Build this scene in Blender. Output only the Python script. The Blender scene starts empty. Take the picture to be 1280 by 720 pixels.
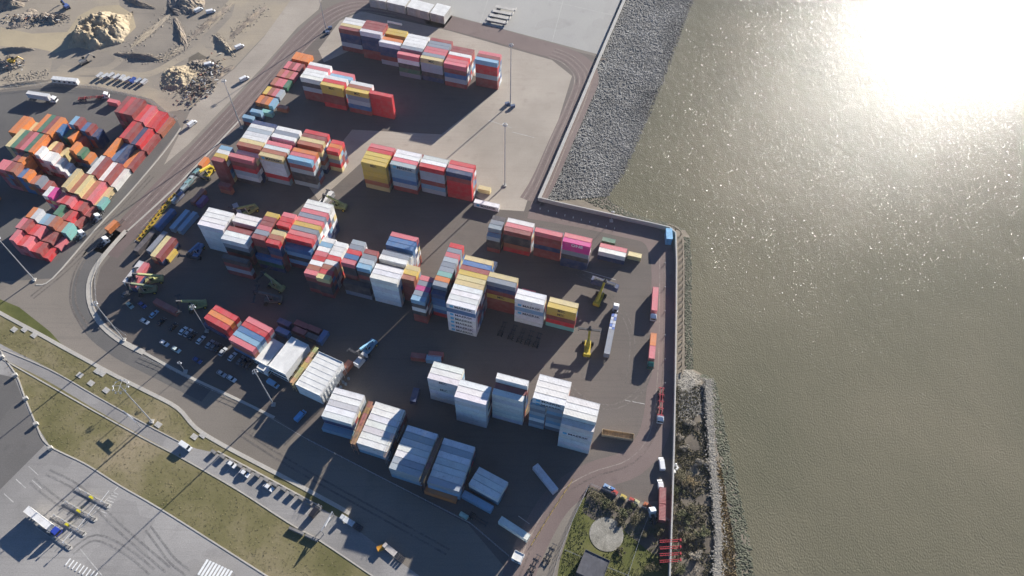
import bpy, bmesh, math, random
from mathutils import Vector, Matrix, noise as mnoise
from mathutils.geometry import tessellate_polygon

# ------------------------------------------------------------------ camera, sky, sun, exposure
scene = bpy.context.scene
COL = scene.collection
F_PX, NADIR, CAM_H = 940.0, (628.0, 1015.0), 271.0
_d = Vector((NADIR[0] - 640, NADIR[1] - 360, F_PX)).normalized()          # world down, in camera axes (x right, y down, z forward)
_f = (Vector((0, 0, 1)) - _d * _d.z).normalized()
_r = _d.cross(_f)
if _r.x < 0: _r = -_r
cam_data = bpy.data.cameras.new('camera')
cam = bpy.data.objects.new('camera', cam_data)
COL.objects.link(cam)
cam_data.sensor_width = 36.0
cam_data.lens = F_PX / 1280 * 36.0
cam_data.clip_start = 1.0
cam_data.clip_end = 20000.0
# world axes of the camera's x (right), y (up), z (back)
cx = Vector((_r.x, _f.x, -_d.x)); cy = -Vector((_r.y, _f.y, -_d.y)); cz = -Vector((_r.z, _f.z, -_d.z))
cam.matrix_world = Matrix(((cx.x, cy.x, cz.x, 0), (cx.y, cy.y, cz.y, 0), (cx.z, cy.z, cz.z, CAM_H), (0, 0, 0, 1)))
scene.camera = cam

SUN_AZ, SUN_EL = 37.0, 18.0            # degrees to the right of +Y, degrees above the horizon
world = bpy.data.worlds.new('World'); scene.world = world; world.use_nodes = True
wn = world.node_tree.nodes; wl = world.node_tree.links
sky = wn.new('ShaderNodeTexSky'); sky.sky_type = 'NISHITA'; sky.sun_disc = False
sky.sun_elevation = math.radians(SUN_EL); sky.sun_rotation = math.radians(SUN_AZ)
sky.air_density = 0.8; sky.dust_density = 0.05; sky.ozone_density = 7.0
bg = wn['Background']; bg.inputs['Strength'].default_value = 0.06
wl.new(sky.outputs['Color'], bg.inputs['Color'])
sun_d = bpy.data.lights.new('sun', 'SUN'); sun_d.energy = 5.0; sun_d.angle = math.radians(0.5); sun_d.color = (1.0, 0.945, 0.87)
sun = bpy.data.objects.new('sun', sun_d); COL.objects.link(sun)
_e, _a = math.radians(SUN_EL), math.radians(SUN_AZ)
to_sun = Vector((math.sin(_a) * math.cos(_e), math.cos(_a) * math.cos(_e), math.sin(_e)))
sun.rotation_euler = to_sun.to_track_quat('Z', 'Y').to_euler()
sun.location = (100, 100, 200)
scene.view_settings.view_transform = 'Standard'; scene.view_settings.look = 'None'
scene.view_settings.gamma = 1.0; scene.view_settings.exposure = 1.3
scene.render.engine = 'CYCLES'
scene.cycles.use_light_tree = False; scene.cycles.max_bounces = 5; scene.cycles.diffuse_bounces = 2; scene.cycles.glossy_bounces = 2
scene.cycles.transmission_bounces = 2; scene.cycles.caustics_reflective = False; scene.cycles.caustics_refractive = False

rnd = random.Random(7)
PI = math.pi
def at(px, py, z=0.0):
    """pixel of the photograph -> point on the horizontal plane at height z"""
    c = Vector((px - 640, py - 360, F_PX))
    w = Vector((c.dot(_r), c.dot(_f), -c.dot(_d)))
    t = (CAM_H - z) / -w.z
    return Vector((w.x * t, w.y * t, z))
def mid(p, q, z=0.0):
    a, b = at(*p, z), at(*q, z)
    return (a + b) / 2, math.atan2(b.y - a.y, b.x - a.x), (b - a).length

# ------------------------------------------------------------------ materials
MATS = {}
def mat(name, col, rough=0.7, var=0.25, scale=0.5, metal=0.0, bump=0.0, bscale=3.0, spec=0.5, col2=None, objcol=False, fine=0.0):
    if name in MATS: return MATS[name]
    m = bpy.data.materials.new(name); m.use_nodes = True
    n, l = m.node_tree.nodes, m.node_tree.links
    b = n['Principled BSDF']
    b.inputs['Roughness'].default_value = rough; b.inputs['Metallic'].default_value = metal
    b.inputs['Specular IOR Level'].default_value = spec
    tc = n.new('ShaderNodeTexCoord')
    nz = n.new('ShaderNodeTexNoise'); nz.inputs['Scale'].default_value = scale; nz.inputs['Detail'].default_value = 6; nz.inputs['Roughness'].default_value = 0.62
    l.new(tc.outputs['Object'], nz.inputs['Vector'])
    rp = n.new('ShaderNodeValToRGB'); rp.color_ramp.elements[0].position = 0.32; rp.color_ramp.elements[1].position = 0.68
    l.new(nz.outputs['Fac'], rp.inputs['Fac'])
    mx = n.new('ShaderNodeMix'); mx.data_type = 'RGBA'
    l.new(rp.outputs['Color'], mx.inputs['Factor'])
    if objcol:
        oi = n.new('ShaderNodeObjectInfo')
        dk = n.new('ShaderNodeMix'); dk.data_type = 'RGBA'; dk.blend_type = 'MULTIPLY'; dk.inputs['Factor'].default_value = 1.0
        l.new(oi.outputs['Color'], dk.inputs['A']); dk.inputs['B'].default_value = (1 - var, 1 - var, 1 - var, 1)
        l.new(dk.outputs['Result'], mx.inputs['A']); l.new(oi.outputs['Color'], mx.inputs['B'])
    else:
        c2 = col2 or tuple(min(1, c * (1 + var)) for c in col)
        c1 = col if col2 else tuple(c * (1 - var) for c in col)
        mx.inputs['A'].default_value = (*c1, 1); mx.inputs['B'].default_value = (*c2, 1)
    out = mx.outputs['Result']
    if fine:
        nf = n.new('ShaderNodeTexNoise'); nf.inputs['Scale'].default_value = scale * 14; nf.inputs['Detail'].default_value = 3
        l.new(tc.outputs['Object'], nf.inputs['Vector'])
        ml = n.new('ShaderNodeMapRange'); ml.inputs['To Min'].default_value = 1 - fine; ml.inputs['To Max'].default_value = 1 + fine
        ml.inputs['From Min'].default_value = 0.3; ml.inputs['From Max'].default_value = 0.7
        l.new(nf.outputs['Fac'], ml.inputs['Value'])
        vm = n.new('ShaderNodeVectorMath'); vm.operation = 'SCALE'
        l.new(out, vm.inputs[0]); l.new(ml.outputs['Result'], vm.inputs['Scale']); out = vm.outputs['Vector']
    l.new(out, b.inputs['Base Color'])
    if bump:
        nb = n.new('ShaderNodeTexNoise'); nb.inputs['Scale'].default_value = bscale; nb.inputs['Detail'].default_value = 4
        l.new(tc.outputs['Object'], nb.inputs['Vector'])
        bp = n.new('ShaderNodeBump'); bp.inputs['Strength'].default_value = 1.0; bp.inputs['Distance'].default_value = bump
        l.new(nb.outputs['Fac'], bp.inputs['Height']); l.new(bp.outputs['Normal'], b.inputs['Normal'])
    MATS[name] = m
    return m

def ground_mat(name, cols, scale=0.02, stain=(0.10, 0.09, 0.08), rough=0.85, streak_dir=None, streak=0.25, patch=0.0):
    """asphalt / concrete: three broad tones, oil stains, fine grain, tyre streaks, patched rectangles"""
    m = bpy.data.materials.new(name); m.use_nodes = True
    n, l = m.node_tree.nodes, m.node_tree.links
    b = n['Principled BSDF']; b.inputs['Roughness'].default_value = rough; b.inputs['Specular IOR Level'].default_value = 0.3
    tc = n.new('ShaderNodeTexCoord')
    def noise(s, det=6, r=0.6, vec=None):
        q = n.new('ShaderNodeTexNoise'); q.inputs['Scale'].default_value = s; q.inputs['Detail'].default_value = det; q.inputs['Roughness'].default_value = r
        l.new(vec or tc.outputs['Object'], q.inputs['Vector']); return q.outputs['Fac']
    r1 = n.new('ShaderNodeValToRGB'); el = r1.color_ramp.elements
    el[0].position = 0.3; el[0].color = (*cols[0], 1); el[1].position = 0.7; el[1].color = (*cols[2], 1)
    e = el.new(0.5); e.color = (*cols[1], 1)
    l.new(noise(scale), r1.inputs['Fac'])
    out = r1.outputs['Color']
    def mix(fac, colr, src):
        q = n.new('ShaderNodeMix'); q.data_type = 'RGBA'; l.new(fac, q.inputs['Factor']); l.new(src, q.inputs['A']); q.inputs['B'].default_value = (*colr, 1)
        return q.outputs['Result']
    def rng(v, a, b_, lo=0.0, hi=1.0):
        q = n.new('ShaderNodeMapRange'); l.new(v, q.inputs['Value']); q.inputs['From Min'].default_value = a; q.inputs['From Max'].default_value = b_
        q.inputs['To Min'].default_value = lo; q.inputs['To Max'].default_value = hi; return q.outputs['Result']
    out = mix(rng(noise(scale * 7, 5), 0.58, 0.8, 0, 0.55), stain, out)
    if streak_dir is not None:
        mp = n.new('ShaderNodeMapping'); mp.inputs['Rotation'].default_value = (0, 0, -streak_dir); mp.inputs['Scale'].default_value = (0.02, 0.9, 1)
        l.new(tc.outputs['Object'], mp.inputs['Vector'])
        out = mix(rng(noise(1.0, 4, 0.6, mp.outputs['Vector']), 0.52, 0.75, 0, streak), stain, out)
    if patch:
        vo = n.new('ShaderNodeTexVoronoi'); vo.distance = 'CHEBYCHEV'; vo.inputs['Scale'].default_value = 0.06
        mp = n.new('ShaderNodeMapping'); mp.inputs['Rotation'].default_value = (0, 0, 0.28); l.new(tc.outputs['Object'], mp.inputs['Vector']); l.new(mp.outputs['Vector'], vo.inputs['Vector'])
        sp = n.new('ShaderNodeSeparateColor'); l.new(vo.outputs['Color'], sp.inputs['Color'])
        out = mix(rng(sp.outputs['Red'], 0.55, 1.0, 0, patch), stain, out)
    nf = noise(2.2, 3, 0.7)
    vm = n.new('ShaderNodeVectorMath'); vm.operation = 'SCALE'; l.new(out, vm.inputs[0]); l.new(rng(nf, 0.25, 0.75, 0.82, 1.18), vm.inputs['Scale'])
    l.new(vm.outputs['Vector'], b.inputs['Base Color'])
    bp = n.new('ShaderNodeBump'); bp.inputs['Distance'].default_value = 0.03; l.new(nf, bp.inputs['Height']); l.new(bp.outputs['Normal'], b.inputs['Normal'])
    MATS[name] = m
    return m

def container_mat(name, attr=False):
    """painted steel: paint colour from the object (or the colour attribute of the far ones), chalky fading of the roof sheet, rust and grime"""
    m = bpy.data.materials.new(name); m.use_nodes = True
    n, l = m.node_tree.nodes, m.node_tree.links
    b = n['Principled BSDF']; b.inputs['Roughness'].default_value = 0.5; b.inputs['Specular IOR Level'].default_value = 0.45
    tc = n.new('ShaderNodeTexCoord'); oi = n.new('ShaderNodeObjectInfo')
    if attr:
        ca = n.new('ShaderNodeAttribute'); ca.attribute_name = 'paint'; base = ca.outputs['Color']; vec = tc.outputs['Object']
    else:
        base = oi.outputs['Color']
        ad = n.new('ShaderNodeVectorMath'); ad.operation = 'ADD'
        sc_ = n.new('ShaderNodeVectorMath'); sc_.operation = 'SCALE'; sc_.inputs[0].default_value = (37, 91, 13); l.new(oi.outputs['Random'], sc_.inputs['Scale'])
        l.new(tc.outputs['Object'], ad.inputs[0]); l.new(sc_.outputs['Vector'], ad.inputs[1]); vec = ad.outputs['Vector']
    def noise(s, det=5, r=0.6):
        q = n.new('ShaderNodeTexNoise'); q.inputs['Scale'].default_value = s; q.inputs['Detail'].default_value = det; q.inputs['Roughness'].default_value = r
        l.new(vec, q.inputs['Vector']); return q.outputs['Fac']
    def rng(v, a, b_, lo, hi):
        q = n.new('ShaderNodeMapRange'); l.new(v, q.inputs['Value']); q.inputs['From Min'].default_value = a; q.inputs['From Max'].default_value = b_
        q.inputs['To Min'].default_value = lo; q.inputs['To Max'].default_value = hi; return q.outputs['Result']
    def mix(fac, A, B):
        q = n.new('ShaderNodeMix'); q.data_type = 'RGBA'
        if hasattr(fac, 'links'): l.new(fac, q.inputs['Factor'])
        else: q.inputs['Factor'].default_value = fac
        if hasattr(A, 'links'): l.new(A, q.inputs['A'])
        else: q.inputs['A'].default_value = (*A, 1)
        if hasattr(B, 'links'): l.new(B, q.inputs['B'])
        else: q.inputs['B'].default_value = (*B, 1)
        return q.outputs['Result']
    sx = n.new('ShaderNodeSeparateXYZ'); l.new(tc.outputs['Normal'], sx.inputs['Vector'])
    roof = rng(sx.outputs['Z'], 0.5, 0.9, 0.0, 0.09)
    col = mix(roof, base, (0.52, 0.47, 0.43))
    col = mix(rng(noise(0.4), 0.42, 0.70, 0.0, 0.26), col, (0.34, 0.29, 0.25))
    col = mix(rng(noise(3.5, 4, 0.7), 0.5, 0.75, 0.0, 0.22), col, (0.12, 0.10, 0.09))
    col = mix(rng(noise(1.3, 6, 0.7), 0.57, 0.78, 0.0, 0.7), col, (0.15, 0.07, 0.042))
    l.new(col, b.inputs['Base Color'])
    l.new(rng(noise(0.8), 0.3, 0.7, 0.38, 0.62), b.inputs['Roughness'])
    MATS[name] = m
    return m

CONT_M = container_mat('container_paint'); CONT_ATTR = container_mat('container_paint_far', True)
PAINT = mat('vehicle_paint', (1, 1, 1), 0.35, 0.1, 0.8, objcol=True)
STEELP = mat('painted_steel', (1, 1, 1), 0.55, 0.35, 0.9, objcol=True)
GLASS = mat('dark_glass', (0.012, 0.016, 0.02), 0.08, 0.2)
RUBBER = mat('rubber', (0.018, 0.018, 0.018), 0.85, 0.3)
DARK = mat('dark_steel', (0.04, 0.04, 0.045), 0.6, 0.4)
GALV = mat('galvanised_steel', (0.42, 0.43, 0.44), 0.45, 0.2, metal=0.5)
LAMPG = mat('lamp_glass', (0.75, 0.77, 0.8), 0.15, 0.05)
CONC = mat('concrete', (0.42, 0.40, 0.36), 0.9, 0.25, 0.4, fine=0.15)
CONCD = mat('concrete_dark', (0.2, 0.19, 0.18), 0.9, 0.3, 0.4, fine=0.15)
WHITEP = mat('white_paint', (0.75, 0.75, 0.72), 0.6, 0.1, 0.7)
BLACKP = mat('black_paint', (0.015, 0.018, 0.03), 0.6, 0.2)
YELP = mat('yellow_paint', (0.65, 0.45, 0.03), 0.5, 0.2)
ROOFW = mat('white_roof', (0.66, 0.65, 0.61), 0.6, 0.13, 0.25, fine=0.06)

# ------------------------------------------------------------------ mesh helpers
class MB:
    def __init__(s): s.v, s.f, s.mi = [], [], []
    def add(s, vs, fs, m=0):
        o = len(s.v); s.v += [tuple(p) for p in vs]; s.f += [tuple(i + o for i in q) for q in fs]; s.mi += [m] * len(fs); return s
    def box(s, c, d, rz=0.0, m=0, top=None, ry=0.0):
        hx, hy, hz = d[0] / 2, d[1] / 2, d[2] / 2
        tx, ty = top if top else (1, 1)
        P = [(-hx, -hy, -hz), (hx, -hy, -hz), (hx, hy, -hz), (-hx, hy, -hz), (-hx * tx, -hy * ty, hz), (hx * tx, -hy * ty, hz), (hx * tx, hy * ty, hz), (-hx * tx, hy * ty, hz)]
        R = Matrix.Rotation(rz, 3, 'Z') @ Matrix.Rotation(ry, 3, 'Y')
        P = [R @ Vector(p) + Vector(c) for p in P]
        return s.add(P, [(0, 3, 2, 1), (4, 5, 6, 7), (0, 1, 5, 4), (1, 2, 6, 5), (2, 3, 7, 6), (3, 0, 4, 7)], m)
    def tube(s, a, b, r0, r1=None, n=8, m=0):
        a, b = Vector(a), Vector(b); r1 = r0 if r1 is None else r1
        q = (b - a).to_track_quat('Z', 'Y')
        A = [a + q @ Vector((r0 * math.cos(2 * PI * k / n), r0 * math.sin(2 * PI * k / n), 0)) for k in range(n)]
        B = [b + q @ Vector((r1 * math.cos(2 * PI * k / n), r1 * math.sin(2 * PI * k / n), 0)) for k in range(n)]
        return s.add(A + B, [(k, (k + 1) % n, n + (k + 1) % n, n + k) for k in range(n)] + [tuple(range(n - 1, -1, -1)), tuple(range(n, 2 * n))], m)
    def prism(s, prof, y0, y1, m=0):
        """profile in x,z extruded along y (counter-clockwise seen from -y)"""
        n = len(prof)
        A = [(x, y0, z) for x, z in prof]; B = [(x, y1, z) for x, z in prof]
        return s.add(A + B, [tuple(range(n)), tuple(range(2 * n - 1, n - 1, -1))] + [(k, k + n, (k + 1) % n + n, (k + 1) % n) for k in range(n)], m)
    def mesh(s, name, mats, smooth=False):
        me = bpy.data.meshes.new(name); me.from_pydata(s.v, [], s.f)
        for m in (mats if isinstance(mats, (list, tuple)) else [mats]): me.materials.append(m)
        me.polygons.foreach_set('material_index', s.mi)
        if smooth: me.polygons.foreach_set('use_smooth', [True] * len(s.f))
        me.update(); return me
    def build(s, name, mats, parent=None, loc=None, rz=0.0, color=None, smooth=False):
        return link(name, s.mesh(name, mats, smooth), parent, loc, rz, color)
def link(name, me, parent=None, loc=None, rz=0.0, color=None):
    o = bpy.data.objects.new(name, me); COL.objects.link(o)
    if parent is not None: o.parent = parent
    if loc is not None: o.location = loc
    if rz: o.rotation_euler = (0, 0, rz)
    if color: o.color = (*color, 1)
    return o
def tag(o, label, cat, group=None):
    o['label'] = label; o['category'] = cat
    if group: o['group'] = group
    return o
def struct(o, kind='structure'): o['kind'] = kind; return o
def empty(name, loc, rz=0.0):
    o = bpy.data.objects.new(name, None); COL.objects.link(o); o.location = loc; o.rotation_euler = (0, 0, rz); o.empty_display_size = 0.5; return o
def copy_tree(o, parent=None, color=None):
    c = o.copy(); COL.objects.link(c); c.parent = parent
    if color and o.get('recolour'): c.color = (*color, 1)
    for ch in o.children: copy_tree(ch, c, color)
    return c
def poly_mesh(name, pts, m):
    me = bpy.data.meshes.new(name)
    tris = tessellate_polygon([pts])
    fs = []
    for t in tris:
        a, b, c = (pts[i] for i in t)
        fs.append(t if (b - a).cross(c - a).z > 0 else (t[0], t[2], t[1]))
    me.from_pydata([tuple(p) for p in pts], [], fs); me.materials.append(m); me.update(); return me
def sheet(name, px, z, m, kind='structure'):
    return struct(link(name, poly_mesh(name, [at(x, y, z) for x, y in px], m)), kind)
def smooth_line(pts, n=4):
    out = []
    P = [pts[0]] + list(pts) + [pts[-1]]
    for i in range(1, len(P) - 2):
        p0, p1, p2, p3 = P[i - 1], P[i], P[i + 1], P[i + 2]
        for k in range(n):
            t = k / n
            out.append(0.5 * ((2 * p1) + (p2 - p0) * t + (2 * p0 - 5 * p1 + 4 * p2 - p3) * t * t + (3 * p1 - p0 - 3 * p2 + p3) * t ** 3))
    out.append(P[-2]); return out
def ribbon(px, w, z0, z1, smooth=True, off=0.0, line=None, n=4):
    """a band of width w along a pixel line; z1 > z0 makes it a solid with that height"""
    L = line or [at(x, y, 0) for x, y in px]
    if smooth: L = smooth_line(L, n)
    A, B = [], []
    for i, p in enumerate(L):
        d = (L[min(i + 1, len(L) - 1)] - L[max(i - 1, 0)]); d.z = 0; d.normalize(); nrm = Vector((-d.y, d.x, 0))
        A.append(p + nrm * (off + w / 2)); B.append(p + nrm * (off - w / 2))
    mb = MB(); k = len(L)
    vs = [(p.x, p.y, z1) for p in A] + [(p.x, p.y, z1) for p in B]
    fs = [(i, k + i, k + i + 1, i + 1) for i in range(k - 1)]
    if z1 > z0 + 0.02:
        vs += [(p.x, p.y, z0) for p in A] + [(p.x, p.y, z0) for p in B]
        fs += [(2 * k + i, i, i + 1, 2 * k + i + 1) for i in range(k - 1)] + [(k + i, 3 * k + i, 3 * k + i + 1, k + i + 1) for i in range(k - 1)]
        fs += [(0, 2 * k, 3 * k, k), (k - 1, 2 * k - 1, 4 * k - 1, 3 * k - 1)]
    return mb.add(vs, fs)
# ------------------------------------------------------------------ the setting: ground sheets, road, water, river bank
WATER_Z = -5.0
HEAD = math.radians(-15.2)
G_ROAD = ground_mat('road_asphalt', [(0.15, 0.13, 0.105), (0.195, 0.17, 0.14), (0.25, 0.215, 0.175)], 0.012, (0.11, 0.10, 0.085), 0.85, math.radians(70), 0.3)
G_UPPER = ground_mat('sunlit_yard_and_road_concrete', [(0.27, 0.235, 0.19), (0.34, 0.295, 0.24), (0.41, 0.36, 0.295)], 0.02, (0.21, 0.175, 0.145), 0.85, math.radians(60), 0.3, 0.1)  # pale concrete tone, shared by the painted sunlit yard sheet and the road
G_YARD = ground_mat('yard_surface', [(0.10, 0.085, 0.073), (0.13, 0.11, 0.095), (0.165, 0.14, 0.12)], 0.009, (0.07, 0.06, 0.052), 0.85, math.radians(60), 0.3, 0.12)
G_LANE = ground_mat('worn_lane', [(0.14, 0.105, 0.095), (0.17, 0.128, 0.114), (0.20, 0.155, 0.138)], 0.02, (0.10, 0.075, 0.07), 0.85, None)
G_SAND = ground_mat('sandy_ground', [(0.23, 0.20, 0.16), (0.30, 0.255, 0.195), (0.40, 0.33, 0.225)], 0.016, (0.17, 0.15, 0.125), 0.95, math.radians(35), 0.35)
G_PAD = ground_mat('pale_concrete', [(0.30, 0.29, 0.27), (0.34, 0.33, 0.30), (0.38, 0.365, 0.335)], 0.012, (0.24, 0.23, 0.21), 0.85, None, 0, 0.25)
G_DARK = ground_mat('dark_asphalt', [(0.10, 0.095, 0.09), (0.125, 0.118, 0.108), (0.15, 0.14, 0.13)], 0.015, (0.07, 0.067, 0.065), 0.85, None, 0, 0.2)
G_APRON = ground_mat('apron_concrete', [(0.20, 0.19, 0.175), (0.28, 0.265, 0.245), (0.35, 0.332, 0.305)], 0.02, (0.16, 0.15, 0.14), 0.85, math.radians(-31), 0.35, 0.3)
G_GRASS = ground_mat('dry_grass', [(0.085, 0.085, 0.025), (0.165, 0.145, 0.065), (0.29, 0.235, 0.15)], 0.03, (0.07, 0.068, 0.024), 0.95)
G_GREEN = ground_mat('green_grass', [(0.06, 0.07, 0.016), (0.105, 0.11, 0.03), (0.15, 0.14, 0.055)], 0.07, (0.05, 0.045, 0.02), 0.95)
G_BANK = ground_mat('bank_soil', [(0.09, 0.075, 0.06), (0.13, 0.11, 0.085), (0.18, 0.155, 0.11)], 0.09, (0.06, 0.055, 0.035), 0.95)
G_KERB = ground_mat('kerb_concrete', [(0.36, 0.335, 0.29), (0.42, 0.39, 0.335), (0.46, 0.43, 0.37)], 0.05, (0.25, 0.23, 0.2), 0.9)

# flood wall line (pixels); the land ends there
wall_px_top = [(806, -62), (779, 4), (748, 76), (716, 152), (690, 213), (673.5, 251)]
wall_px_mid = [(673.5, 251), (700, 257.5), (740, 266.5), (780, 275.5), (815, 283), (836, 288)]
wall_px_right = [(843.5, 295), (844.5, 330), (844, 400), (843, 470), (841.5, 550), (839.5, 620), (837, 690), (834.5, 760)]
edge = [at(x, y) for x, y in wall_px_top + wall_px_mid[1:] + wall_px_right]
top_dir = (edge[0] - edge[4]).normalized()
far_edge = edge[0] + top_dir * 900
land = [far_edge] + edge + [Vector((60, -250, 0)), Vector((-1500, -250, 0)), Vector((-1500, 1500, 0)), Vector((far_edge.x, 1500, 0))]
struct(link('ground', poly_mesh('ground', land, G_ROAD)))

Z1, Z2, Z3, Z4 = 0.006, 0.012, 0.018, 0.024
yard_px = [(452, -2), (760, 74), (747, 76), (672.5, 249), (700, 259.5), (836, 289.5), (842, 298), (842, 470), (838, 625), (800, 628), (716, 605), (660, 660), (636, 715), (585, 655), (388, 552), (345, 523), (250, 478), (165, 432), (128, 400), (118, 365), (126, 335), (160, 292), (300, 138), (390, 35), (420, 8)]
sheet('container_yard', yard_px, Z1, G_YARD)
sheet('sunlit_upper_yard', [(425, 26), (452, 14), (560, 38), (690, 75), (715, 95), (698, 150), (664, 236), (655, 264), (625, 262), (598, 247), (560, 224), (452, 203), (420, 232), (398, 250), (385, 232), (440, 162), (552, 168), (622, 112), (600, 96), (440, 62), (405, 78), (398, 62)], Z1 + 0.004, G_UPPER)  # sunlight painted in: paler concrete whose outline leaves out the stacks' shadows
sheet('sandy_site', [(-300, -120), (395, -120), (376, -5), (330, 45), (293, 84), (262, 108), (238, 136), (208, 140), (190, 124), (120, 108), (62, 104), (0, 112), (-300, 118)], Z1, G_SAND)
G_GREY = ground_mat('graded_soil', [(0.19, 0.165, 0.135), (0.24, 0.208, 0.168), (0.29, 0.25, 0.195)], 0.03, (0.14, 0.122, 0.105), 0.95, math.radians(40), 0.4)
G_TAN = ground_mat('loose_sand', [(0.30, 0.25, 0.18), (0.37, 0.305, 0.20), (0.43, 0.35, 0.225)], 0.03, (0.25, 0.21, 0.155), 0.95)
sheet('graded_ground', [(146, -20), (300, -20), (290, 20), (262, 50), (272, 75), (236, 118), (196, 112), (160, 98), (105, 96), (62, 92), (66, 72), (112, 62), (156, 50), (168, 28), (150, 8)], Z2, G_GREY)
sheet('sand_spill', [(0, 34), (40, 42), (84, 40), (98, 20), (120, 8), (148, 6), (166, 18), (170, 34), (158, 46), (150, 30), (100, 60), (70, 66), (44, 60), (0, 58)], Z3, G_TAN)
sheet('dark_pit', [(236, 72), (250, 64), (262, 68), (274, 84), (262, 104), (244, 116), (222, 116), (214, 108), (232, 96)], Z3, G_BANK)
ZT = Z4
for pts_ in ([(64, 72), (90, 64), (130, 62), (150, 72), (132, 86), (92, 88), (74, 84)], [(300, 60), (276, 72), (252, 62), (246, 48), (268, 26), (292, 0)], [(60, 94), (120, 90), (180, 94), (220, 76), (246, 60)]):
    ZT += 0.005; struct(ribbon(pts_, 5.0, ZT, ZT).build('site_track', G_SAND))
sheet('concrete_road', [(372, -12), (406, -12), (398, 12), (372, 34), (330, 82), (282, 132), (236, 180), (205, 206), (228, 160), (238, 138), (262, 110), (293, 86), (330, 46)], Z2, G_UPPER)
sheet('neighbour_yard', [(-300, 122), (0, 116), (70, 108), (150, 115), (186, 128), (222, 152), (226, 160), (160, 243), (120, 286), (66, 348), (0, 352), (-300, 420)], Z1, G_DARK)
sheet('concrete_pad', [(452, -140), (452, -14), (560, 18), (748, 68), (757, 46), (800, -60), (830, -140)], Z2, G_PAD)
# the reddish worn lanes that ring the yard
def lane(name, px, w, z=Z2, m=None): return struct(ribbon(px, w, z, z).build(name, m or G_LANE))
lane('perimeter_lane', [(560, 28), (500, 12), (450, 6), (415, 18), (380, 48), (340, 92), (300, 136), (250, 190), (200, 242), (160, 285), (132, 318)], 13.0)
lane('perimeter_lane', [(535, 22), (600, 38), (660, 55), (715, 72), (735, 95), (722, 130), (702, 175), (680, 225), (664, 252)], 12.0)
lane('perimeter_lane', [(662, 262), (720, 272), (775, 284), (815, 296), (829, 330), (829, 400), (827, 470), (818, 540), (790, 578), (740, 596), (700, 622), (672, 665), (648, 720), (640, 760)], 11.0)
lane('bend_lane', [(150, 290), (118, 322), (104, 350), (103, 380), (118, 410), (150, 436), (200, 462), (260, 492)], 8.0, Z2, G_DARK)
dust_l = mat('lane_dust_pale', (0.17, 0.13, 0.115), 0.9, 0.3, 0.10, col2=(0.27, 0.225, 0.19), fine=0.3); dust_d = mat('lane_tyre_dark', (0.165, 0.125, 0.11), 0.9, 0.3, 0.10, col2=(0.105, 0.08, 0.072), fine=0.3)
for off_, w_, m_ in ((-4.9, 0.6, dust_l), (-3.3, 0.9, dust_d), (-1.6, 0.5, dust_l), (0.4, 0.9, dust_d), (2.2, 0.5, dust_l), (3.7, 1.0, dust_d), (5.2, 0.5, dust_l)):
    struct(ribbon([(498, 14), (450, 8), (415, 20), (380, 50), (340, 94), (300, 138), (250, 192), (200, 244), (165, 281)], w_, Z3, Z3, off=off_).build('lane_streak', m_))
    struct(ribbon([(690, 66), (712, 76), (728, 98), (717, 135), (698, 178), (677, 228), (664, 252)], w_, Z3, Z3, off=off_ * 0.85).build('lane_streak', m_))
    if abs(off_) < 2: struct(ribbon([(829, 320), (829, 400), (827, 470), (818, 540), (790, 578), (740, 596), (700, 622), (672, 665), (648, 720)], w_ * 0.8, Z3, Z3, off=off_).build('lane_streak', m_))
# tyre arcs left by turning lorries
for pts_, w_ in (([(700, 470), (730, 500), (770, 508), (806, 480), (816, 430)], 0.6), ([(720, 340), (765, 372), (790, 420), (785, 480)], 0.5), ([(120, 300), (96, 340), (92, 380), (112, 415)], 0.7), ([(40, 372), (90, 330), (140, 275), (190, 220)], 0.8), ([(300, 540), (380, 590), (470, 640), (560, 690)], 0.7)):
    for o_ in (-1.0, 1.0): struct(ribbon(pts_, w_, Z4 + 0.01, Z4 + 0.01, off=o_).build('tyre_mark', TYRE if 'TYRE' in globals() else globals().setdefault('TYRE', mat('tyre_mark', (0.10, 0.087, 0.076), 0.9, 0.35, 0.08, col2=(0.165, 0.142, 0.12), fine=0.3))))
for pts_ in ([(90, 690), (120, 672), (160, 690), (190, 715)], [(60, 590), (100, 612), (150, 660), (210, 712)], [(185, 660), (200, 680), (215, 700), (235, 716)], [(40, 600), (70, 625), (105, 645)]):
    for o_ in (-1.0, 1.0): struct(ribbon(pts_, 0.7, Z4 + 0.01, Z4 + 0.01, off=o_).build('tyre_mark', mat('apron_tyre', (0.16, 0.152, 0.142), 0.9, 0.3, 0.08, col2=(0.25, 0.237, 0.22), fine=0.3)))
# verge, drive and apron in the lower left
sheet('green_verge', [(-200, 285), (0, 374), (24, 384), (62, 414), (84, 438), (48, 417), (0, 391), (-200, 290)], Z1, G_GREEN)
sheet('grass_verge', [(-200, 292), (0, 392), (50, 419), (86, 439), (147, 472), (185, 491), (222, 511), (245, 536), (280, 558), (420, 632), (437, 643), (425, 660), (520, 726), (440, 800), (-200, 800)], Z1, G_GRASS)
lane('service_drive', [(-60, 402), (0, 438), (60, 468), (120, 503), (180, 537), (228, 563)], 4.6, Z2, G_APRON)
sheet('parking_strip', [(224, 553), (246, 561), (270, 566), (336, 600), (402, 636), (432, 651), (470, 680), (545, 735), (500, 745), (468, 722), (400, 676), (360, 653), (298, 612), (226, 571)], Z3, G_APRON)
sheet('truck_apron', [(-300, 300), (0, 443), (5, 447), (21, 470), (32, 499), (46, 532), (62, 557), (107, 580), (150, 607), (207, 640), (340, 724), (460, 800), (-300, 800)], Z2, G_APRON)
sheet('truck_apron_asphalt', [(-300, 330), (0, 468), (18, 472), (29, 500), (44, 534), (56, 556), (0, 612), (-300, 700)], Z3, G_DARK)
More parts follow.
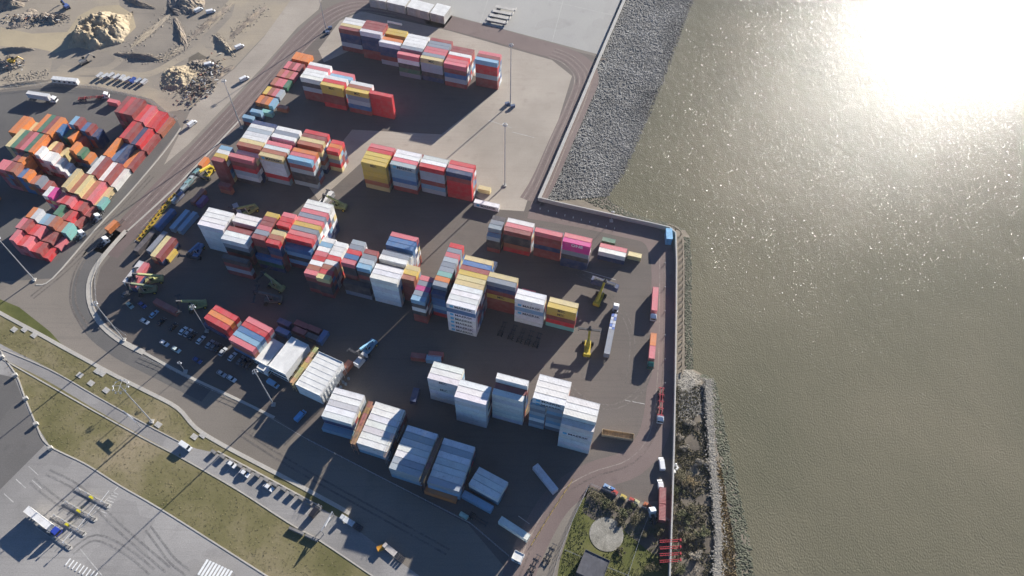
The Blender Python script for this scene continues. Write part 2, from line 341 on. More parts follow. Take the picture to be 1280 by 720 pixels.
sheet('fenced_green', [(737, 607), (800, 634), (836, 652), (834, 760), (690, 760), (700, 700), (716, 650)], Z2, G_GREEN)
sheet('garden_scrub', [(737, 607), (800, 634), (836, 652), (835, 700), (812, 690), (770, 655), (742, 650), (728, 640)], Z3, G_BANK)

def kerb(px, w=0.45, h=0.14, name='kerb', m=None): return struct(ribbon(px, w, 0, h).build(name, m or G_KERB))
kerb([(-60, 356), (0, 391), (50, 418), (86, 438), (147, 471), (185, 490), (222, 510), (245, 535), (280, 557), (350, 594), (420, 632), (437, 642)], 1.5)
kerb([(158, 288), (128, 322), (113, 348), (112, 376), (124, 402), (148, 424), (180, 441)], 2.2)
kerb([(180, 441), (230, 468), (290, 496), (343, 522)], 1.1)
kerb([(300, 150), (262, 190), (215, 238), (158, 290)], 0.9)
kerb([(272, 564), (336, 598), (402, 634)], 0.5)
kerb([(0, 447), (60, 481), (120, 515), (180, 548), (228, 573), (298, 613), (360, 653), (400, 676), (470, 723)], 0.45)
kerb([(-20, 428), (60, 461), (120, 495), (180, 529), (226, 553)], 0.35)
kerb([(0, 436), (6, 448), (21, 470), (32, 499), (46, 532), (60, 556), (107, 580), (150, 607), (207, 640), (340, 724)], 0.5)
kerb([(226, 160), (205, 190), (160, 243), (120, 286), (66, 348), (45, 356)], 0.7)

# painted lines
LINE = mat('road_paint', (0.45, 0.43, 0.39), 0.7, 0.3, 0.6, fine=0.2)
def stripe(px, w=0.25, z=0.030): return struct(ribbon(px, w, z, z, smooth=False).build('painted_line', LINE))
for a, b in (((384, 549), (588, 654)), ((300, 500), (384, 549))): stripe([a, b], 0.12)
for k in range(7):
    stripe([(268 + k * 20, 574 + k * 10.3), (262 + k * 20, 581 + k * 10.3)], 0.2)
for a, b in (((36, 583), (48, 594)), ((20, 599), (32, 610)), ((5, 617), (17, 628)), ((40, 600), (52, 611)), ((148, 608), (130, 628)), ((130, 628), (88, 675)), ((100, 686), (128, 720))): stripe([a, b], 0.3)
for k in range(9): stripe([(140 + k * 1.6 - k * 3.6, 615 + k * 3.4), (148 + k * 1.6 - k * 3.6, 618 + k * 3.4)], 0.35)
for a, b in (((700, 330), (770, 350)), ((640, 165), (668, 172)), ((610, 150), (640, 160)), ((780, 500), (806, 505)), ((648, 645), (662, 655))): stripe([a, b], 0.22)
stripe([(262, 205), (220, 248), (168, 302)], 0.3)
# expansion joints in the pad
for a, b in (((560, -40), (640, -10)), ((640, -10), (770, 20)), ((600, 29), (630, -60)), ((690, 53), (720, -60))): stripe([a, b], 0.18)

# ---- water: one sheet to the horizon
def water_mat():
    m = bpy.data.materials.new('river_water'); m.use_nodes = True
    n, l = m.node_tree.nodes, m.node_tree.links; b = n['Principled BSDF']
    tc = n.new('ShaderNodeTexCoord')
    def noise(s, det, vec=None, r=0.55):
        q = n.new('ShaderNodeTexNoise'); q.inputs['Scale'].default_value = s; q.inputs['Detail'].default_value = det; q.inputs['Roughness'].default_value = r
        l.new(vec or tc.outputs['Object'], q.inputs['Vector']); return q.outputs['Fac']
    r1 = n.new('ShaderNodeValToRGB'); el = r1.color_ramp.elements
    el[0].position = 0.3; el[0].color = (0.132, 0.124, 0.081, 1); el[1].position = 0.7; el[1].color = (0.178, 0.159, 0.107, 1)
    l.new(noise(0.012, 6), r1.inputs['Fac']); l.new(r1.outputs['Color'], b.inputs['Base Color'])
    b.inputs['Roughness'].default_value = 0.10; b.inputs['IOR'].default_value = 1.33; b.inputs['Specular IOR Level'].default_value = 0.095
    b.inputs['Coat Weight'].default_value = 0.14; b.inputs['Coat Roughness'].default_value = 0.46; b.inputs['Coat IOR'].default_value = 1.33
    mp = n.new('ShaderNodeMapping'); mp.inputs['Rotation'].default_value = (0, 0, math.radians(30)); mp.inputs['Scale'].default_value = (1.0, 0.6, 1)
    l.new(tc.outputs['Object'], mp.inputs['Vector'])
    def mul(v, k):
        q = n.new('ShaderNodeMath'); q.operation = 'MULTIPLY'; q.inputs[1].default_value = k; l.new(v, q.inputs[0]); return q.outputs[0]
    add = n.new('ShaderNodeMath'); add.operation = 'ADD'
    l.new(mul(noise(2.0, 2, mp.outputs['Vector'], 0.5), 0.225), add.inputs[0]); l.new(mul(noise(0.22, 4, mp.outputs['Vector']), 0.20), add.inputs[1])
    bp = n.new('ShaderNodeBump'); bp.inputs['Strength'].default_value = 1.0; bp.inputs['Distance'].default_value = 1.0
    l.new(add.outputs[0], bp.inputs['Height']); l.new(bp.outputs['Normal'], b.inputs['Normal'])
    return m
WATER = water_mat()
me = bpy.data.meshes.new('river_water'); me.from_pydata([(-40, -400, WATER_Z), (2800, -400, WATER_Z), (2800, 2400, WATER_Z), (-40, 2400, WATER_Z)], [], [(0, 1, 2, 3)]); me.materials.append(WATER)
struct(link('river_water', me))

# ---- the river bank: slope from the flood wall down under the water
shore_px = [(905, -62), (862, 4), (836, 76), (806, 150), (778, 215), (757, 246)]
low_px = [(757, 246), (768, 256), (790, 267), (812, 274), (836, 279), (856, 287)]
right_px = [(862, 297), (864, 330), (864, 400), (866, 462), (893, 475), (906, 540), (922, 615), (938, 690), (942, 760)]
def bank(name, top, low, m, mid_=None, rough=0.0, push=3.0):
    k = len(top); R = 8
    vs = []
    for i in range(k):
        a = top[i]; b = low[i]
        d = (b - a); 
        for j in range(R + 1):
            t = j / R * 1.12
            p = a.lerp(b, t); p.z = a.z + (b.z - a.z) * (t ** 0.9 if t > 0 else 0)
            p.z += rough * (mnoise.noise(Vector((p.x * 0.12, p.y * 0.12, 3))) ) * (1 if 0 < j else 0)
            vs.append(tuple(p))
    fs = [(i * (R + 1) + j, i * (R + 1) + j + 1, (i + 1) * (R + 1) + j + 1, (i + 1) * (R + 1) + j) for i in range(k - 1) for j in range(R)]
    me = bpy.data.meshes.new(name); me.from_pydata(vs, [], fs); me.materials.append(m); me.update()
    return struct(link(name, me))
def resample(P, n):
    L = [0]
    for i in range(1, len(P)): L.append(L[-1] + (P[i] - P[i - 1]).length)
    out = []
    for k in range(n):
        t = L[-1] * k / (n - 1); i = max(j for j in range(len(L)) if L[j] <= t + 1e-6); i = min(i, len(P) - 2)
        out.append(P[i].lerp(P[i + 1], (t - L[i]) / max(1e-6, L[i + 1] - L[i])))
    return out
NB = 40
T_top = resample([p - Vector((0, 0, 0.3)) for p in [far_edge] + edge[:6]], NB); T_low = resample([at(905, -62, WATER_Z) + top_dir * 900] + [at(x, y, WATER_Z) for x, y in shore_px], NB)
# the slope of the far part uses the same sampling measured from the corner
T_top = resample([edge[0] - Vector((0, 0, 0.3))] + [p - Vector((0, 0, 0.3)) for p in edge[1:6]], NB); T_low = resample([at(x, y, WATER_Z) for x, y in shore_px], NB)
G_RIP = ground_mat('riprap_fines', [(0.13, 0.125, 0.115), (0.17, 0.165, 0.15), (0.21, 0.2, 0.18)], 0.1, (0.09, 0.088, 0.08), 0.9)
bank('riprap_slope', T_top, T_low, G_RIP)
bank('riprap_slope', [far_edge - Vector((0, 0, 0.3)), T_top[0]], [T_low[0] + top_dir * 900, T_low[0]], G_BANK)
M_top = resample([p - Vector((0, 0, 0.3)) for p in edge[5:11]], 20); M_low = resample([at(x, y, WATER_Z) for x, y in low_px], 20)
bank('river_slope', M_top, M_low, G_BANK)
C_top = [edge[10] - Vector((0, 0, 0.3)), edge[11] - Vector((0, 0, 0.3))]; C_low = [at(856, 287, WATER_Z), at(862, 297, WATER_Z)]
bank('river_slope', C_top, C_low, G_BANK)
R_top = resample([p - Vector((0, 0, 0.3)) for p in edge[11:15]], 20); R_low = resample([at(x, y, WATER_Z) for x, y in right_px[:4]], 20)
bank('river_slope', R_top, R_low, G_BANK)
# the wide scrubby bank below the jetty
B_top = resample([p - Vector((0, 0, 0.3)) for p in edge[14:]], 30); B_low = resample([at(x, y, WATER_Z) for x, y in right_px[3:]], 30)
def bank_z(t): return -0.3 - 1.4 * t if t < 0.55 else (-1.07 - (t - 0.55) * 8.8)
vs, fs, R_ = [], [], 14
for i in range(30):
    for j in range(R_ + 1):
        t = j / R_ * 1.1; p = B_top[i].lerp(B_low[i], t); p.z = bank_z(t) + 0.35 * mnoise.noise(Vector((p.x * 0.2, p.y * 0.2, 1))) * (j > 0)
        vs.append(tuple(p))
fs = [(i * (R_ + 1) + j, i * (R_ + 1) + j + 1, (i + 1) * (R_ + 1) + j + 1, (i + 1) * (R_ + 1) + j) for i in range(29) for j in range(R_)]
me = bpy.data.meshes.new('scrub_bank'); me.from_pydata(vs, [], fs); me.materials.append(G_BANK); me.update(); struct(link('scrub_bank', me))
def bank_pt(u, t):
    f_ = u * 29; i = min(28, int(f_)); p = B_top[i].lerp(B_top[i + 1], f_ - i); q = B_low[i].lerp(B_low[i + 1], f_ - i)
    r = p.lerp(q, t); r.z = bank_z(t); return r

# ---- loose stones: real lumps, joined (far too many to count)
ICO = None
def ico():
    global ICO
    if ICO is None:
        b = bmesh.new(); bmesh.ops.create_icosphere(b, subdivisions=1, radius=1); b.verts.ensure_lookup_table()
        ICO = ([v.co.copy() for v in b.verts], [tuple(v.index for v in f.verts) for f in b.faces]); b.free()
    return ICO
def wet_rock(m):
    # stone below the tide line is dark with water and weed
    n, l = m.node_tree.nodes, m.node_tree.links; b = n['Principled BSDF']; src = b.inputs['Base Color'].links[0].from_socket
    g = n.new('ShaderNodeNewGeometry'); sp = n.new('ShaderNodeSeparateXYZ'); l.new(g.outputs['Position'], sp.inputs['Vector'])
    nz = n.new('ShaderNodeTexNoise'); nz.inputs['Scale'].default_value = 0.06; nz.inputs['Detail'].default_value = 4; l.new(g.outputs['Position'], nz.inputs['Vector'])
    ad = n.new('ShaderNodeMath'); ad.operation = 'MULTIPLY_ADD'; l.new(nz.outputs['Fac'], ad.inputs[0]); ad.inputs[1].default_value = 2.4; l.new(sp.outputs['Z'], ad.inputs[2])
    mr = n.new('ShaderNodeMapRange'); l.new(ad.outputs[0], mr.inputs['Value']); mr.inputs['From Min'].default_value = -3.9; mr.inputs['From Max'].default_value = -2.2; mr.inputs['To Min'].default_value = 0.42; mr.inputs['To Max'].default_value = 1.0
    v2 = n.new('ShaderNodeMapRange'); l.new(nz.outputs['Fac'], v2.inputs['Value']); v2.inputs['From Min'].default_value = 0.3; v2.inputs['From Max'].default_value = 0.7; v2.inputs['To Min'].default_value = 0.7; v2.inputs['To Max'].default_value = 1.25
    mu = n.new('ShaderNodeMath'); mu.operation = 'MULTIPLY'; l.new(mr.outputs['Result'], mu.inputs[0]); l.new(v2.outputs['Result'], mu.inputs[1])
    vm = n.new('ShaderNodeVectorMath'); vm.operation = 'SCALE'; l.new(src, vm.inputs[0]); l.new(mu.outputs[0], vm.inputs['Scale']); l.new(vm.outputs['Vector'], b.inputs['Base Color'])
def stones(name, pts, m, parent=None):
    V, Fc = ico(); vs, fs = [], []
    for p, s in pts:
        o = len(vs); ax = (s * rnd.uniform(0.7, 1.35), s * rnd.uniform(0.6, 1.1), s * rnd.uniform(0.3, 0.55)); a = rnd.uniform(0, PI); ca, sa = math.cos(a), math.sin(a)
        for v in V:
            j = rnd.uniform(0.78, 1.2); x, y, z = v.x * ax[0] * j, v.y * ax[1] * j, v.z * ax[2] * j
            vs.append((p.x + x * ca - y * sa, p.y + x * sa + y * ca, p.z + z))
        fs += [tuple(k + o for k in q) for q in Fc]
    me = bpy.data.meshes.new(name); me.from_pydata(vs, [], fs); me.materials.append(m); me.update()
    o = link(name, me, parent); o['kind'] = 'stuff'; return o
ROCK = mat('grey_rock', (0.13, 0.125, 0.112), 0.8, 0.5, 0.9, col2=(0.31, 0.30, 0.275), spec=0.3)
wet_rock(ROCK)
ROCKD = mat('weedy_rock', (0.032, 0.038, 0.018), 0.8, 0.5, 0.35, col2=(0.085, 0.085, 0.05))
ROCKL = mat('pale_rock', (0.17, 0.155, 0.125), 0.85, 0.4, 0.5, col2=(0.30, 0.275, 0.23))
pts = []
for k in range(25000):
    u = rnd.random(); t = rnd.uniform(0.02, 1.05); f_ = u * (NB - 1); i = min(NB - 2, int(f_))
    p = T_top[i].lerp(T_top[i + 1], f_ - i).lerp(T_low[i].lerp(T_low[i + 1], f_ - i), t); p.z += 0.1
    pts.append((p, rnd.choice((0.24, 0.3, 0.34, 0.38, 0.42, 0.5, 0.7 if rnd.random() < 0.25 else 0.4))))
SITE = []
for k in range(2600):
    a_, b_ = rnd.choice((((150, 68), (203, 75)), ((166, 58), (214, 17)), ((220, 26), (232, 57)), ((203, 75), (232, 57)), ((241, 46), (285, 8)), ((270, 45), (290, 68)), ((290, 45), (330, 10)), ((205, 110), (262, 112)), ((95, 58), (160, 48)), ((0, 100), (60, 92)), ((20, 30), (80, 26)))); t_ = rnd.random()
    p = at(a_[0] + (b_[0] - a_[0]) * t_ + rnd.gauss(0, 4), a_[1] + (b_[1] - a_[1]) * t_ + rnd.gauss(0, 3)); p.z = 0.08; SITE.append((p, rnd.uniform(0.15, 0.7) * rnd.uniform(0.5, 1)))
tag(stones('site_rubble', SITE, mat('site_stone', (0.20, 0.17, 0.13), 0.9, 0.4, 0.6, col2=(0.38, 0.32, 0.24))), 'loose rubble strewn along the banks of the sandy site', 'rubble')
tag(stones('riprap_stones', pts, ROCK), 'grey riprap stones piled on the river slope beside the flood wall', 'stones')
pts = []
for k in range(900):
    f_ = rnd.random() * 19; i = min(18, int(f_)); t = rnd.uniform(0.62, 1.05)
    p = M_top[i].lerp(M_top[i + 1], f_ - i).lerp(M_low[i].lerp(M_low[i + 1], f_ - i), t); pts.append((p, rnd.uniform(0.2, 0.5)))
for k in range(1500):
    f_ = rnd.random() * 19; i = min(18, int(f_)); t = rnd.uniform(0.6, 1.06)
    p = R_top[i].lerp(R_top[i + 1], f_ - i).lerp(R_low[i].lerp(R_low[i + 1], f_ - i), t); pts.append((p, rnd.uniform(0.2, 0.55)))
for k in range(2600):
    p = bank_pt(rnd.uniform(0.05, 1), rnd.uniform(0.80, 1.05)); p.z += 0.05; pts.append((p, rnd.uniform(0.25, 0.7)))
tag(stones('foreshore_stones', pts, ROCKD), 'dark weed covered stones along the muddy waterline below the jetty', 'stones')
pts = []
for k in range(2600):
    p = bank_pt(rnd.uniform(0.0, 0.24), rnd.uniform(0.15, 0.92) * rnd.uniform(0.6, 1)); p.z += 0.05; pts.append((p, rnd.uniform(0.15, 0.5)))
tag(stones('pale_stones', pts, ROCKL), 'pale rubble stones heaped at the end of the timber jetty', 'stones')

# ---- old sea wall path on the bank
sw = [bank_pt(u, t) for u, t in ((0.10, 0.80), (0.2, 0.74), (0.3, 0.70), (0.45, 0.655), (0.6, 0.63), (0.75, 0.60), (0.9, 0.56), (1.0, 0.55))]
GRAVEL = mat('gravel_path', (0.30, 0.27, 0.21), 0.95, 0.3, 0.5, fine=0.4)
o = ribbon(None, 2.2, -3.0, -0.1, line=[Vector((p.x, p.y, 0)) for p in sw]).build('sea_wall', GRAVEL)
tag(o, 'old pale gravel topped sea wall running along the scrubby bank', 'sea wall')
pts = []
swr = resample(sw, 200)
for k in range(2600):
    p = rnd.choice(swr).copy(); p.z = -0.12; p += Vector((rnd.gauss(0, 1.0), rnd.uniform(-0.6, 0.6), 0)); p.z -= 0.12 * max(0.0, abs(p.x - swr[0].x) * 0); pts.append((p, rnd.uniform(0.14, 0.42)))
tag(stones('path_stones', pts, ROCKL), 'pale loose stones spilling over the old sea wall', 'stones')
# ---- flood wall, in cast lengths
WALLC = mat('wall_concrete', (0.40, 0.385, 0.35), 0.9, 0.2, 0.3, fine=0.12)
fw_root = tag(empty('flood_wall', edge[5]), 'long concrete flood wall between the yard and the river', 'flood wall')
def wall_run(P, n, w, h, z0=-3.0):
    Q = resample(P, n + 1)
    for i in range(n):
        d = Q[i + 1] - Q[i]; c = (Q[i] + Q[i + 1]) / 2; L = d.length - 0.03
        mb = MB().box((0, 0, (h + z0) / 2), (L, w, h - z0)).box((0, 0, h + 0.05), (L, w + 0.15, 0.10))
        s_ = mb.build('wall_panel', WALLC, fw_root, Vector((c.x, c.y, 0)) - fw_root.location, math.atan2(d.y, d.x))
wall_run(edge[:6], 30, 1.1, 1.7); wall_run(edge[5:11], 18, 0.4, 2.5); wall_run(edge[10:12], 1, 0.45, 2.5); wall_run(edge[11:], 40, 0.4, 2.5)
# ---- timber jetty frame outside the wall
TIMB = mat('weathered_timber', (0.23, 0.19, 0.14), 0.9, 0.35, 0.8, fine=0.2)
jt = tag(empty('jetty', edge[12]), 'weathered timber fender jetty with open frame along the flood wall', 'jetty')
def jt_part(mb, name): 
    o = mb.build(name, TIMB, jt, -jt.location); return o
jl = resample([at(x, y, 0) for x, y in ((836, 281), (846, 285), (853, 292), (854.5, 330), (854, 400), (853, 468))], 46)
ji = resample([at(x, y, 0) for x, y in ((830, 287.5), (838, 290), (846, 297), (847, 330), (846.5, 400), (845.5, 468))], 46)
for i in range(45):
    a, b = jl[i].copy(), jl[i + 1].copy(); a.z = b.z = 0.35
    d = b - a; jt_part(MB().box((a + b) / 2, (d.length + 0.02, 0.55, 0.4), math.atan2(d.y, d.x)), 'deck_beam')
    a, b = ji[i].copy(), ji[i + 1].copy(); a.z = b.z = 0.33
    d = b - a; jt_part(MB().box((a + b) / 2, (d.length + 0.02, 0.35, 0.36), math.atan2(d.y, d.x)), 'deck_beam')
    if i % 2 == 0:
        a, b = ji[i].copy(), jl[i].copy(); d = b - a; a.z = b.z = 0.1
        jt_part(MB().box((a + b) / 2, (d.length, 0.4, 0.35), math.atan2(d.y, d.x)), 'cross_beam')
        jt_part(MB().tube((jl[i].x, jl[i].y, -6.5), (jl[i].x, jl[i].y, 0.15), 0.22), 'pile')
# ------------------------------------------------------------------ shipping containers
PAL = {  # letter: (paint, word)
 'W': ((0.76, 0.75, 0.71), 'white'), 'w': ((0.60, 0.60, 0.59), 'off-white'), 'K': ((0.70, 0.715, 0.71), 'pale grey'), 'G': ((0.36, 0.41, 0.44), 'grey'),
 's': ((0.22, 0.25, 0.29), 'slate grey'), 'D': ((0.055, 0.05, 0.055), 'near-black'), 'B': ((0.018, 0.045, 0.13), 'navy blue'), 'b': ((0.045, 0.15, 0.33), 'blue'),
 'c': ((0.20, 0.38, 0.52), 'light blue'), 'R': ((0.55, 0.03, 0.038), 'red'), 'r': ((0.27, 0.055, 0.05), 'maroon'), 'p': ((0.62, 0.15, 0.17), 'faded pink-red'),
 'P': ((0.55, 0.03, 0.22), 'magenta'), 'O': ((0.66, 0.20, 0.045), 'orange'), 'o': ((0.36, 0.12, 0.065), 'rust brown'), 'Y': ((0.60, 0.42, 0.08), 'yellow'),
 'y': ((0.62, 0.50, 0.24), 'cream yellow'), 'g': ((0.05, 0.17, 0.10), 'green'), 't': ((0.20, 0.45, 0.40), 'teal'), 'u': ((0.14, 0.05, 0.22), 'purple')}
RANDC = 'rrrRobBGGWyscKsrB'
SIZES = {40: (12.19, 2.438, 2.896), 20: (6.06, 2.438, 2.70), 30: (9.1, 2.438, 2.70)}
CONT = []          # every container of the place
ROWGAP = 2.56
def fill(spec):
    """'rBG*6' -> six colours, top first; the last ones (unseen) picked at random"""
    if '*' in spec:
        a, k = spec.split('*'); k = int(k); return a[:k] + ''.join(rnd.choice(RANDC) for _ in range(k - len(a)))
    return spec
def column(c, rz, size, spec, bay, rowname, front, text=None, side=1):
    s = fill(spec); n = len(s); L, Wd, H_ = SIZES[size]
    for k, ch in enumerate(s):                 # k = 0 is the top
        z = (n - 1 - k) * (H_ + 0.012) + 0.03
        lab = None
        if text and k < len(text) and text[k] != '.': lab = text[k]
        jx, jy = (rnd.uniform(-0.06, 0.06), rnd.uniform(-0.04, 0.04))
        ca, sa = math.cos(rz), math.sin(rz)
        CONT.append(dict(p=Vector((c.x + jx * ca - jy * sa, c.y + jx * sa + jy * ca, z)), rz=rz, size=size, ch=ch, bay=bay, row=rowname, tier=k, n=n, front=front, lab=lab,
                         seen=(k == 0) + (0.75 if front else 0.0) * (1 if front else 0)))
def bay(fl, rows, where, size=40, head=None, text=None, gap=None, texts=None):
    """a block of parallel containers; fl = pixel of the near-left roof corner of the front row; rows front to back"""
    rz = HEAD if head is None else math.radians(head)
    u = Vector((math.cos(rz), math.sin(rz), 0)); v = Vector((-u.y, u.x, 0))
    L, Wd, H_ = SIZES[size]
    n0 = len(fill(rows[0])); a = at(fl[0], fl[1], n0 * (H_ + 0.012) + 0.03); a.z = 0
    nmax = 0
    for i, spec in enumerate(rows):
        if spec in ('', '-'): continue
        c = a + u * (L / 2) + v * (Wd / 2 + i * ROWGAP)
        n_ = len(fill(spec))
        t_ = (texts[i] if texts and i < len(texts) else None) if texts else (text if i == 0 else None)
        column(c, rz, size, spec, where, ('front row' if i == 0 else ORD[i] + ' row back'), n_ > nmax, t_)
        nmax = max(nmax, n_)
ORD = ['first', 'second', 'third', 'fourth', 'fifth', 'sixth', 'seventh', 'eighth', 'ninth', 'tenth', 'eleventh', 'twelfth']
def stair(fl, cols, heights, where, size=40, head=74.8):
    """stacks side by side stepping down towards the road; fl = near-left roof corner of the first stack, rows run to the right"""
    rz = math.radians(head); u = Vector((math.cos(rz), math.sin(rz), 0)); v = Vector((u.y, -u.x, 0))
    L, Wd, H_ = SIZES[size]
    a = at(fl[0], fl[1], heights[0] * (H_ + 0.012) + 0.03); a.z = 0
    for i, (ch, h) in enumerate(zip(cols, heights)):
        c = a + u * (L / 2) + v * (Wd / 2 + i * ROWGAP)
        s = ch + '*%d' % h if h > 1 else ch
        s0 = fill(s); s0 = ''.join(rnd.choice((ch, ch, x)) for x in s0[:1]) + s0[1:]; s0 = ch + s0[1:]
        column(c, rz, size, s0, where, ORD[i] + ' stack', False)
        for q in CONT[-len(s0):]:
            if q['tier'] == 0: q['seen'] = 1.3
            elif q['tier'] == 1 and i < len(cols) - 1 and heights[i + 1] < h - 1: q['seen'] = 0.5

# --- row by the concrete pad
P1 = 'pad-side row'
bay((423.1, 35.0), ['rBBGr', 'y*5', 'W*5', 'W*5'], 'first stack from kerbside mast, ' + P1)
bay((449.4, 38.5), ['WBBBrr', 'r*6', 'r*6', 'r*6'], 'second stack from kerbside mast, ' + P1)
bay((473.1, 51.9), ['WBBrG', 'O*5', '-', 'Y*5', 'Y*5'], 'third stack from kerbside mast, ' + P1)
bay((496.0, 66.9), ['pWDgs', 'o*4', 's*5', 'W*5', 'W*5', 'W*5', 'W*5'], 'fourth stack from kerbside mast, ' + P1)
bay((525.2, 71.9), ['yGGDB', 's*5', 'p*5', 'p*5', 's*5', 's*5', 'r*5'], 'fifth stack from kerbside mast, ' + P1, text=['MSC', '.', '.', '.', '.'])
bay((554.4, 78.8), ['prbGr', 'p*5', 'R*5', 'W*5', 'r*5', 'r*5'], 'sixth stack from kerbside mast, ' + P1)
bay((593.8, 73.8), ['cRRGrr', 'r*6', 'p*6'], 'last stack from kerbside mast, ' + P1)
# --- short row behind it
P2 = 'short second row'
bay((374.9, 96.1), ['WDGrr', 'W*5', 'W*5', 'p*5', 'W*5'], 'white-topped end stack of ' + P2)
bay((399.9, 105.1), ['YYrrR', 'R*5', 'W*5', '-', 'c*4', 'p*4'], 'second stack of ' + P2, text=['MSC', 'MSC', '.', '.', '.'])
bay((431.8, 112.1), ['YsGbr', 'o*5', 'W*5'], 'third stack of ' + P2, text=['MSC', '.', '.', '.', '.'])
bay((461.0, 116.2), ['RRRRR'], 'single red wall of ' + P2)
# --- twenty-footers standing one high beside the perimeter lane
for k, (fl, cs) in enumerate((((364.1, 73.0), 'OOOO'), ((354, 84.5), 'prpr'), ((345.2, 94.5), 'opop'), ((337.2, 105.0), 'oppg'), ((327.8, 116.5), 'YopG'), ((319, 127.5), 'OoOc'))):
    stair(fl, cs, [1] * 4, ORD[k] + ' low line beside the perimeter lane', 20, 73.0)
    for q in CONT[-4:]: q['row'] = ORD[3 - (len(CONT) - CONT.index(q) - 1)] + ' box'
# --- row with the tall mixed blocks by the lane
P3 = 'tall mixed block'
bay((263.2, 199.7), ['rrrrrr', 'Y*6', 'W*6', 'c*6'], 'short stack at lane end of ' + P3, 20)
bay((285.4, 194.9), ['prRGKD', 'y*5', 'W*5', 'o*6', 'y*6', 'W*6', 'w*6', 'G*6', 'W*6', 'B*6'], 'first long stack of ' + P3, text=['.', '.', '.', 'MAERSK', 'MAERSK', '.'])
bay((322.9, 193.5), ['yKKKRG', 'o*6', 'w*6', 'p*6', 'P*5', 'W*6', 's*6', 'W*6'], 'second long stack of ' + P3, text=['MAERSK', 'MAERSK', 'MAERSK', 'MAERSK', '.', 'MAERSK'])
bay((358.8, 197.6), ['crGDDG', 'p*6', 'O*6', '-', 'o*6', 'y*6', 'r*6', 'R*6'], 'end stack with lit doors of ' + P3, text=['.', '.', 'MAERSK', '.', '.', 'MAERSK'])
bay((407.5, 187.5), ['R*5', 'O*5', 'R*5'], 'red corner stack of ' + P3, 20)
bay((302, 146.5), ['c*2'], 'blue boxes behind the ' + P3, 20); bay((312, 139.0), ['c*2'], 'back blue boxes behind the ' + P3, 20)
bay((326, 139.5), ['t'], 'teal box behind the ' + P3, 20); bay((345, 134.0), ['o'], 'rust box behind the ' + P3, 20)
bay((272, 231.0), ['ro'], 'low box in front of the ' + P3, 20)
# --- yellow to red row
P4 = 'yellow to red row'
bay((450.9, 202.0), ['YYYYoy', 'Y*6', 'Y*6', 'R*6', 'p*6'], 'yellow end stack of ' + P4, text=['MSC', 'MSC', 'MSC', 'MSC', '.', 'MSC'])
bay((487.2, 204.7), ['GccbGr', 'p*6', 'W*6', 'W*6', 'r*5'], 'second stack of ' + P4, text=['MAERSK', 'MAERSK', '.', 'MAERSK', 'MAERSK', '.'])
bay((523.5, 207.3), ['RGGrcG', 'W*6', 'w*6'], 'third stack of ' + P4, text=['.', 'MAERSK', 'MAERSK', '.', 'MAERSK', 'MAERSK'])
bay((557.1, 213.9), ['BrRRRR', 'p*6', 'R*6'], 'red end stack of ' + P4, text=['.', '.', '.', '.', 'ONE', 'ONE'] if 0 else None)
bay((597, 235.5), ['y'], 'low box beside red end of ' + P4, 20)
bay((592, 253.0), ['W'], 'low box in front of red end of ' + P4, text=['MAERSK'], head=-15)
# --- row under the flood wall
P5 = 'flood wall row'
bay((608.1, 294.5), ['GDDr', 's*5', 's*5', 'D*5'], 'dark end stack of ' + P5, 20)
bay((629.4, 287.5), ['rDDoR', 'p*5', 'W*5'], 'second stack of ' + P5)
bay((668.1, 288.8), ['prrBrr', 's*5'], 'maroon stack of ' + P5)
bay((703.1, 301.2), ['PPsDBB', 'p*6'], 'magenta stack of ' + P5, text=['ONE', 'ONE', '.', '.', '.', '.'])
bay((748.1, 313.8), ['WB', 'pD'], 'low pair beyond magenta stack of ' + P5)
bay((752.5, 300.8), ['g'], 'box behind low pair of ' + P5, 20)
bay((785.0, 318.8), ['y'], 'river end of ' + P5, 20)
# --- the long middle block, from the white block to the cream end
P6 = 'long middle block'
bay((246.6, 279.9), ['WWWWWW', 'W*6', 'W*6', 'W*6'], 'white wall of ' + P6, text=['.', 'MAERSK', '.', 'MAERSK', '.', 'MAERSK'])
bay((275.7, 298.1), ['wsDrrD', 'W*6', 'r*6', '-', 'W*6', 'W*6'], 'stack beside white wall of ' + P6)
bay((276.5, 322.0), ['DrGr'], 'low front stack beside white wall of ' + P6, text=['.', '.', 'MAERSK', '.'])
bay((313.5, 296.7), ['rrDDrrr', 's*7', 'p*7', 'r*7', 'r*7', 'Y*7'], 'left short stack of ' + P6, 20)
bay((331.5, 302.9), ['RBBrrrr', 'o*7', 'y*7', 'c*6', 'R*7', 'R*7', 'p*7'], 'right short stack of ' + P6, 20)
bay((319.0, 319.0), ['bgB'], 'blue low front of short stacks, ' + P6)
bay((355.2, 307.5), ['bcDcr', 'R*6', 'p*6', 's*6', 'Y*6', 'p*6', 's*6', 'p*6', 'W*6', 'W*6'], 'blue-fronted stack of ' + P6, text=['.', 'MAERSK', '.', '.', '.'])
bay((379.7, 341.0), ['prDDr', 'o*5', 'W*5', 'R*5', 'p*5', 'W*5', 'c*5', 'W*5'], 'left half of pink-topped stack, ' + P6, 20)
bay((394.5, 346.5), ['yrDDr', 'R*5', 'o*5', 'W*5', 'R*5', 'W*5', 'W*5', 'W*5'], 'right half of pink-topped stack, ' + P6, 20)
bay((426.1, 327.4), ['pDDrrrr', 'b*7', 'R*7', 's*7', 'G*7'], 'grey-backed short stack of ' + P6, 20)
bay((445.2, 333.5), ['cDrDrrr', 'G*7', 's*7', 'r*7'], 'teal-topped short stack of ' + P6, 20)
bay((428.5, 352.5), ['DDs'], 'dark low front of short stacks, ' + P6)
bay((462.0, 346.5), ['WKKKKW', 'W*6', 'W*6', 's*5', 'W*6', 's*6', 'W*5', 'b*6', 'b*6', 'p*6'], 'white-fronted stack of ' + P6)
